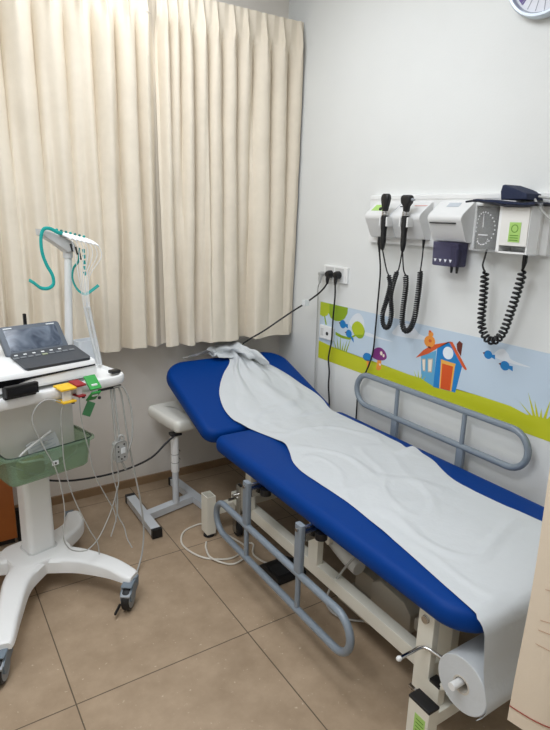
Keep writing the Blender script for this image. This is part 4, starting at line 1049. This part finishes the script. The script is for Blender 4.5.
# ------------------------------------------------------------------ wall clock
ck_ = thing('wall_clock', 'round silver-rimmed wall clock at the top of the right wall', 'clock', (0, -1.57, 2.303))
b = N(); lathe(b, [(.10, 0), (.146, -.0), (.152, -.012), (.152, -.034), (.147, -.042), (.139, -.042), (.134, -.034), (.134, -.022)], (0, -1.57, 2.303), 'x', 56); obj('rim', b, W['rim'], ck_)
b = N(); lathe(b, [(.05, -.0222), (.134, -.0222), (.134, -.0245), (.001, -.0245)], (0, -1.57, 2.303), 'x', 48); obj('dial', b, W['dial'], ck_)
b = N()
a0, a1 = math.radians(185), math.radians(238)
# angle measured so that 0 = +y (towards the window), growing downwards is negative z
P = [(-1.57, 2.303)]+[(-1.57+.127*math.cos(t), 2.303+.127*math.sin(t)) for t in [math.radians(-48+43*i/10) for i in range(11)]]
prism(b, P, -.0246, -.0252, 'x'); obj('violet_sector', b, W['purple'], ck_, 'violet sector on the dial')
for i in range(24):
    b = N(); a = 2*PI*i/24; L0 = .098; w = .0011
    M = Matrix.Translation((0, -1.57, 2.303)) @ Matrix.Rotation(a, 4, 'X'); box(b, -.0254, -.0244, L0, .129, -w, w, M=M); obj('dial_mark', b, W['tick'], ck_)
for a, l, w in ((math.radians(40), .07, .004), (math.radians(100), .10, .003)):
    b = N(); box(b, -.029, -.0275, -.012, l, -w, w, M=Matrix.Translation((0, -1.57, 2.303)) @ Matrix.Rotation(a, 4, 'X')); obj('hand', b, W['slot'], ck_)
b = N(); cyl(b, (-.0244, -1.57, 2.303), (-.0300, -1.57, 2.303), .006); obj('hand_pin', b, W['slot'], ck_)

# ------------------------------------------------------------------ privacy curtain at the right foreground
pc = thing('privacy_curtain', 'beige privacy curtain with a thin red hem line at the right edge', 'curtain', (-.5, -2.36, .42))
def pcf(u, v):
    s = u
    z = 2.70+(.375-2.70)*v
    lean = .05*max(0, v-.4)
    x = -.805+.14*s-lean*(1-s)-.03*(1-v)-.007*math.sin(s*24)*(.5+.5*v)
    y = -2.285-.75*s-.010*math.sin(s*24)*(.6+.4*v)-.008*nz(s*6, z*2)
    return Vector((x, y, z+.012*math.sin(s*14)*v))
b = N(); grid(b, 90, 60, pcf); thicken(b, .0016); obj('cloth', b, W['privacy'], pc, smooth=60)
b = N(); tube(b, [pcf(u/60, .982)+Vector((-.0022, -.0012, 0)) for u in range(0, 60)], .0013, 6); obj('hem_stitching', b, W['redthread'], pc, 'thin red line along the hem')
b = N(); bar(b, (-.84, -2.22, 2.725), (-.40, -3.10, 2.725), .03, .05); 
for v0 in (.836, .877, .890, .906):
    bb = N(); tube(bb, [pcf(.03+.5*u/40, v0+.006*math.sin(u*.16+v0*40))+Vector((-.0020, -.0010, 0)) for u in range(41)], .0007, 5); obj('woven_line', bb, W['brownthread'], pc, 'thin brown woven line')
o = obj('trim_2', b, W['whitep']); o['kind'] = 'structure'

# ------------------------------------------------------------------ lamps in the ceiling
def area(name, loc, sx, sy, watts, col=(.955, 1., 1.07)):
    l = bpy.data.lights.new(name, 'AREA'); l.shape = 'RECTANGLE'; l.size = sx; l.size_y = sy; l.energy = watts; l.color = col
    o = bpy.data.objects.new(name, l); o.location = loc; C.objects.link(o); return o
area('ceiling_lamp_bed', (-1.0, -.95, 2.73), .6, 1.2, 17)
area('ceiling_lamp', (-2.1, -1.9, 2.73), .6, 1.2, 29)
area('ceiling_lamp_rear', (-2.1, -3.5, 2.73), .6, 1.2, 9)
wd = bpy.data.worlds.new('world'); SC.world = wd; wd.use_nodes = True
wd.node_tree.nodes['Background'].inputs[0].default_value = (.9, .95, 1, 1); wd.node_tree.nodes['Background'].inputs[1].default_value = .3

# ------------------------------------------------------------------ camera
cam = bpy.data.cameras.new('camera'); co = bpy.data.objects.new('camera', cam); C.objects.link(co)
pitch, yaw, roll = .259, .574, .026
fw = Vector((math.sin(yaw)*math.cos(pitch), math.cos(yaw)*math.cos(pitch), -math.sin(pitch)))
rt = Vector((math.cos(yaw), -math.sin(yaw), 0)); up = rt.cross(fw)
r2 = rt*math.cos(roll)+up*math.sin(roll); u2 = up*math.cos(roll)-rt*math.sin(roll)
Mx = Matrix((r2, u2, -fw)).transposed().to_4x4(); Mx.translation = Vector((-1.89, -2.878, 1.5))
co.matrix_world = Mx
cam.sensor_fit = 'VERTICAL'; cam.sensor_height = 36; cam.sensor_width = 36; cam.lens = 567.494/730*36
cam.clip_start = .02
SC.camera = co
vs = SC.view_settings; vs.view_transform = 'Standard'; vs.look = 'None'; vs.gamma = 1; vs.exposure = 0.; vs.use_curve_mapping = False
